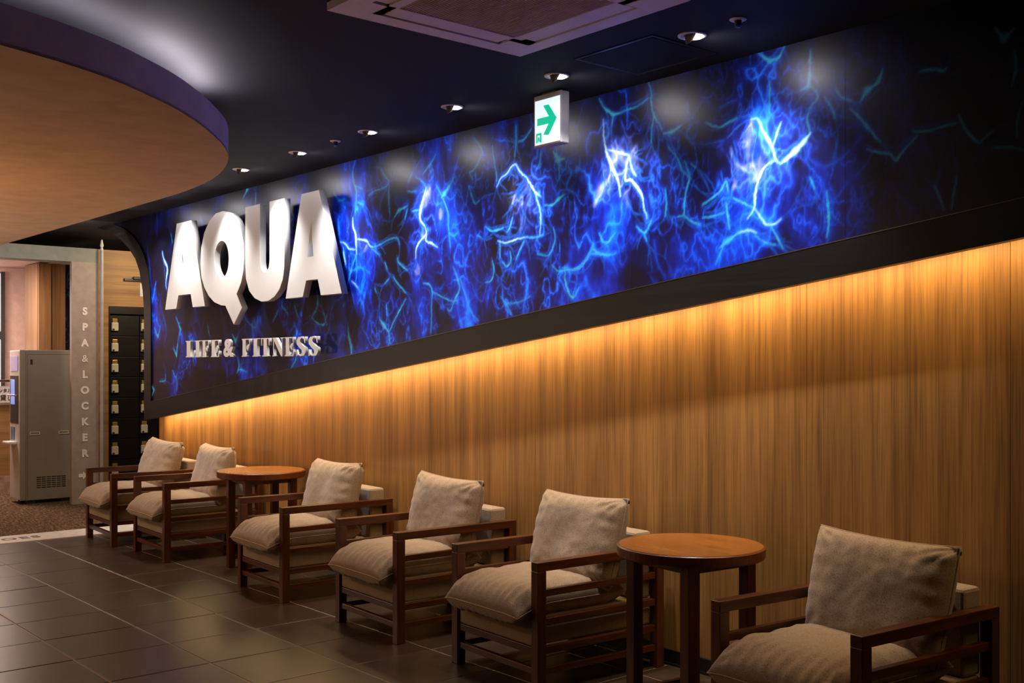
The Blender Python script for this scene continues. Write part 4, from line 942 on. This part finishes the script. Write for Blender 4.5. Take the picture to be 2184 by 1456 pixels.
for txt, sz, y_, z_ in (('レンタル', .05, -.03, .12), ('貸し', .07, .04, .03)):
    me = text_mesh(txt, sz, .002, .001); me.transform(Matrix.Rotation(math.radians(90), 4, 'Z')); obj('lettering', me, MAT['ink'], sb, loc=(.003, y_, z_))
obj('counter_rail', tube([(-13.46,2.0,1.30),(-13.46,3.8,1.30)], .014), MAT['metal'], label='metal rail above the counter at the left edge', cat='rail')
obj('rail_bracket_post', tube([(-13.46,3.8,1.05),(-13.46,3.8,1.31)], .01), MAT['metal'], label='short metal post holding the counter rail', cat='post')

# ------------------------------------------------------------------ armchairs
PIN = -.006
def cushion(Wd, Ln, Th, seed, seat=False, N=54):
    """x width, y length, z thickness; seam at z=0"""
    rng = random.Random(seed); off = Vector((rng.uniform(0,50), rng.uniform(0,50), 0))
    bm = bmesh.new(); g = {}
    ph = [rng.uniform(0,6.28) for _ in range(8)]
    for side in (1,-1):
        for i in range(N+1):
            for j in range(N+1):
                u = -math.cos(math.pi*i/N) if False else (i/N*2-1); v = j/N*2-1
                u = math.copysign(1-(1-abs(u))**1.35, u); v = math.copysign(1-(1-abs(v))**1.35, v)
                edge = abs(u) > .9999 or abs(v) > .9999
                if edge and side == -1: g[(side,i,j)] = g[(1,i,j)]; continue
                pin = PIN if not seat else .004
                x = u*Wd/2*(1-pin*2*(1-v*v)); y = v*Ln/2*(1-pin*2*(1-u*u))
                prof = ((1-abs(u)**(7 if seat else 5))**.5)*((1-abs(v)**(8 if seat else 5))**.47)
                z = side*Th/2*prof
                q = Vector((x*7, y*7, side*1.3))+off
                z += prof*Th*.07*mnoise.noise(q)
                du, dv = 1-abs(u), 1-abs(v)
                # gathered pleats running in from the seams
                a = .0075 if seat else .0055
                pl = a*math.sin(u*(33 if seat else 26)+ph[0]+2.0*mnoise.noise(Vector((u*3, v*2, ph[1]))))*math.exp(-dv/.28)*min(1, dv*9)*(1 if (v < 0) == seat else .55)
                pl += a*.8*math.sin(v*19+ph[2]+2*mnoise.noise(Vector((v*3, u*2, ph[3]))))*math.exp(-du/.22)*min(1, du*9)
                # creases fanning out of the corners
                for cu, cv in ((1,1),(-1,1),(1,-1),(-1,-1)):
                    rr_ = math.hypot(u-cu, v-cv); an = math.atan2(v-cv, u-cu)
                    pl += .006*math.sin(an*13+ph[4]+cu)*math.exp(-(rr_/.42)**2)*min(1, rr_*5)
                pl += .003*mnoise.noise(Vector((x*28, y*28, 3))+off)*prof
                z += pl*side
                if seat:
                    if side == -1 and v > -.76: z = max(z, -.062)
                    fr_ = max(0, (-v-.45)/.55); z -= .050*fr_**1.5*(1 if side == 1 or v < -.70 else 0)
                    z += -.008*(max(0, (abs(u)-.6)/.4))**2
                else:
                    # tucked-in ear at the upper right corner
                    rr_ = math.hypot((u-.93)/.09, (v-.93)/.10); z -= side*.022*math.exp(-rr_*rr_)
                    x += .0*u
                    # belly sag, narrower foot
                    x *= 1-.035*(1-v)
                    y -= .018*(1-u*u)*max(0, v)**3
                    z += side*prof*.012*(-v)
                g[(side,i,j)] = bm.verts.new((x,y,z))
    for side in (1,-1):
        for i in range(N):
            for j in range(N):
                vs = [g[(side,i,j)], g[(side,i+1,j)], g[(side,i+1,j+1)], g[(side,i,j+1)]]
                bm.faces.new(vs if side == 1 else vs[::-1])
    return mk(bm, 'cushion', True), g
def seam_tube(Wd, Ln, seat):
    pts = []; pin = PIN if not seat else .004
    for s in range(4):
        for k in range(24):
            t = -1+2*k/24
            u, v = ((t,-1),(1,t),(-t,1),(-1,-t))[s]
            x = u*Wd/2*(1-pin*2*(1-v*v)); y = v*Ln/2*(1-pin*2*(1-u*u)); z = 0
            if seat:
                fr_ = max(0, (-v-.45)/.55); z -= .050*fr_**1.5; z += -.008*(max(0, (abs(u)-.6)/.4))**2
            else:
                x *= 1-.035*(1-v); y -= .018*(1-u*u)*max(0, v)**3
            pts.append((x,y,z))
    pts.append(pts[0])
    return tube(pts, .0032, 6)
CWD = .695; CDP = .80; LG = .05; ARM = .598
leg_m = box((-LG/2,-LG/2,0),(LG/2,LG/2,ARM-.042),.0025,'leg')
def bx(a, b, bev=.0025): return box(a, b, bev)
h = CWD/2
PARTS = []   # name, mesh, material, loc
for sx in (-1,1):
    for y in (LG/2, CDP-LG/2): PARTS.append(('leg', leg_m, FW[2], (sx*(h-LG/2), y, 0)))
arm_m = bx((-LG/2,0,ARM-.042),(LG/2,CDP,ARM)); rail_m = lambda z0, z1: bx((-.014,LG,z0),(.014,CDP-LG,z1))
r1, r2, r3, r4 = rail_m(.438,.470), rail_m(.305,.338), rail_m(.176,.210), rail_m(.082,.112)
for sx in (-1,1):
    PARTS.append(('armrest', arm_m, FW[1], (sx*(h-LG/2),0,0)))
    for r in (r1,r2,r3,r4): PARTS.append(('side_rail', r, FW[1], (sx*(h-LG/2),0,0)))
xr_ = lambda z0, z1: bx((-h+LG,-.014,z0),(h-LG,.014,z1))
PARTS.append(('front_rail', xr_(.172,.206), FW[0], (0,LG/2,0)))
PARTS.append(('stretcher', xr_(.082,.112), FW[0], (0,LG/2,0)))
PARTS.append(('stretcher', xr_(.082,.112), FW[0], (0,CDP-LG/2,0)))
PARTS.append(('back_rail', xr_(.172,.206), FW[0], (0,CDP-LG/2,0)))
PARTS.append(('seat_base', bx((-h+LG+.003,.012,.207),(h-LG-.003,CDP-.045,.338),.010), MAT['linen2'], (0,0,0)))
PARTS.append(('back_panel', bx((-h+LG+.003,CDP-.145,.338),(h-LG-.003,CDP-.035,.668),.014), MAT['linen2'], (0,0,0)))
seat_w, seat_l = .584, .665
chairs = [(-9.60,3.29,-2.5,'beige cushioned armchair farthest away, in front of the lockers'),
          (-8.65,3.34,-2.5,'beige cushioned armchair left of the far round table'),
          (-6.83,3.35,-3,'beige cushioned armchair right of the far round table'),
          (-5.535,3.33,-3,'beige cushioned armchair fourth from the far end, between two armchairs'),
          (-4.39,3.315,-3,'beige cushioned armchair left of the near round table'),
          (-2.70,3.278,-5.4,'beige cushioned armchair nearest the camera, cut off by the lower edge')]
for ci, (x, y, rz, lab) in enumerate(chairs):
    rot = math.radians(rz)
    t = empty('armchair', (x+h*math.cos(rot), y+h*math.sin(rot), 0), rot, lab, 'armchair', 'row of wooden armchairs along the wood wall')
    for nm, me, mt, lc in PARTS:
        obj(nm, me, mt, t, loc=lc)
    sm, _ = cushion(seat_w, seat_l, .165, 100+ci, True)
    s = obj('seat_cushion', sm, MAT['linen'], t, loc=(0, -.075+seat_l/2, .402))
    obj('piping', seam_tube(seat_w, seat_l, True), MAT['linen'], s)
    pm, _ = cushion(.625, .45, .185, 200+ci, False)
    lean = math.radians(76+(-2,1,0,2,-1,0)[ci])
    p = obj('back_cushion', pm, MAT['linen'], t, loc=(.02, .517, .622))
    p.rotation_euler = (lean, math.radians((1.5,0,-1,1,-1,.5)[ci]), math.radians((3,-2,0,1,0,0)[ci]))
    obj('piping', seam_tube(.625, .45, False), MAT['linen'], p)

# ------------------------------------------------------------------ round tables
for (x, y, rz, lab) in ((-7.31,3.775,-6,'round reddish wood side table between the far armchairs'), (-3.11,3.64,-6,'round reddish wood side table nearest the camera, beside the last armchair')):
    t = empty('side_table', (x, y, 0), math.radians(rz), lab, 'table', 'round wooden side tables')
    R_ = .318
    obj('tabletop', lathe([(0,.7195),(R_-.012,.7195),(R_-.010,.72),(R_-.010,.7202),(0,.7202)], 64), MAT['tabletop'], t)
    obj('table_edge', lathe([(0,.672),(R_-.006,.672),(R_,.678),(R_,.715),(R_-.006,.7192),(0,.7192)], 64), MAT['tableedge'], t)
    for sx in (-1,1):
        for sy in (-1,1):
            obj('leg', bx((-.026,-.026,0),(.026,.026,.672)), FW[2], t, loc=(sx*.17, sy*.17, 0))
    obj('apron', boxes([((-.144,-.182,.635),(.144,-.158,.672)), ((-.144,.158,.635),(.144,.182,.672)), ((-.182,-.144,.635),(-.158,.144,.672)), ((.158,-.144,.635),(.182,.144,.672))]), FW[0], t)
    bm = bmesh.new()
    for sx in (-1,1):
        for sy in (-1,1):
            tri = [(sx*.144, .672), (sx*.090, .672), (sx*.144, .625)]
            a = [bm.verts.new((p[0], sy*.170-.010, p[1])) for p in tri]; b = [bm.verts.new((p[0], sy*.170+.010, p[1])) for p in tri]
            bm.faces.new(a); bm.faces.new(b)
            for i in range(3): bm.faces.new((a[i], a[(i+1) % 3], b[(i+1) % 3], b[i]))
    obj('bracket', mk(bm), FW[0], t)
    obj('stretcher', boxes([((-.144,-.012,.06),(.144,.012,.085))]), FW[0], t)
    obj('side_stretcher', boxes([((-.182,-.144,.06),(-.158,.144,.085)), ((.158,-.144,.06),(.182,.144,.085))]), FW[1], t)
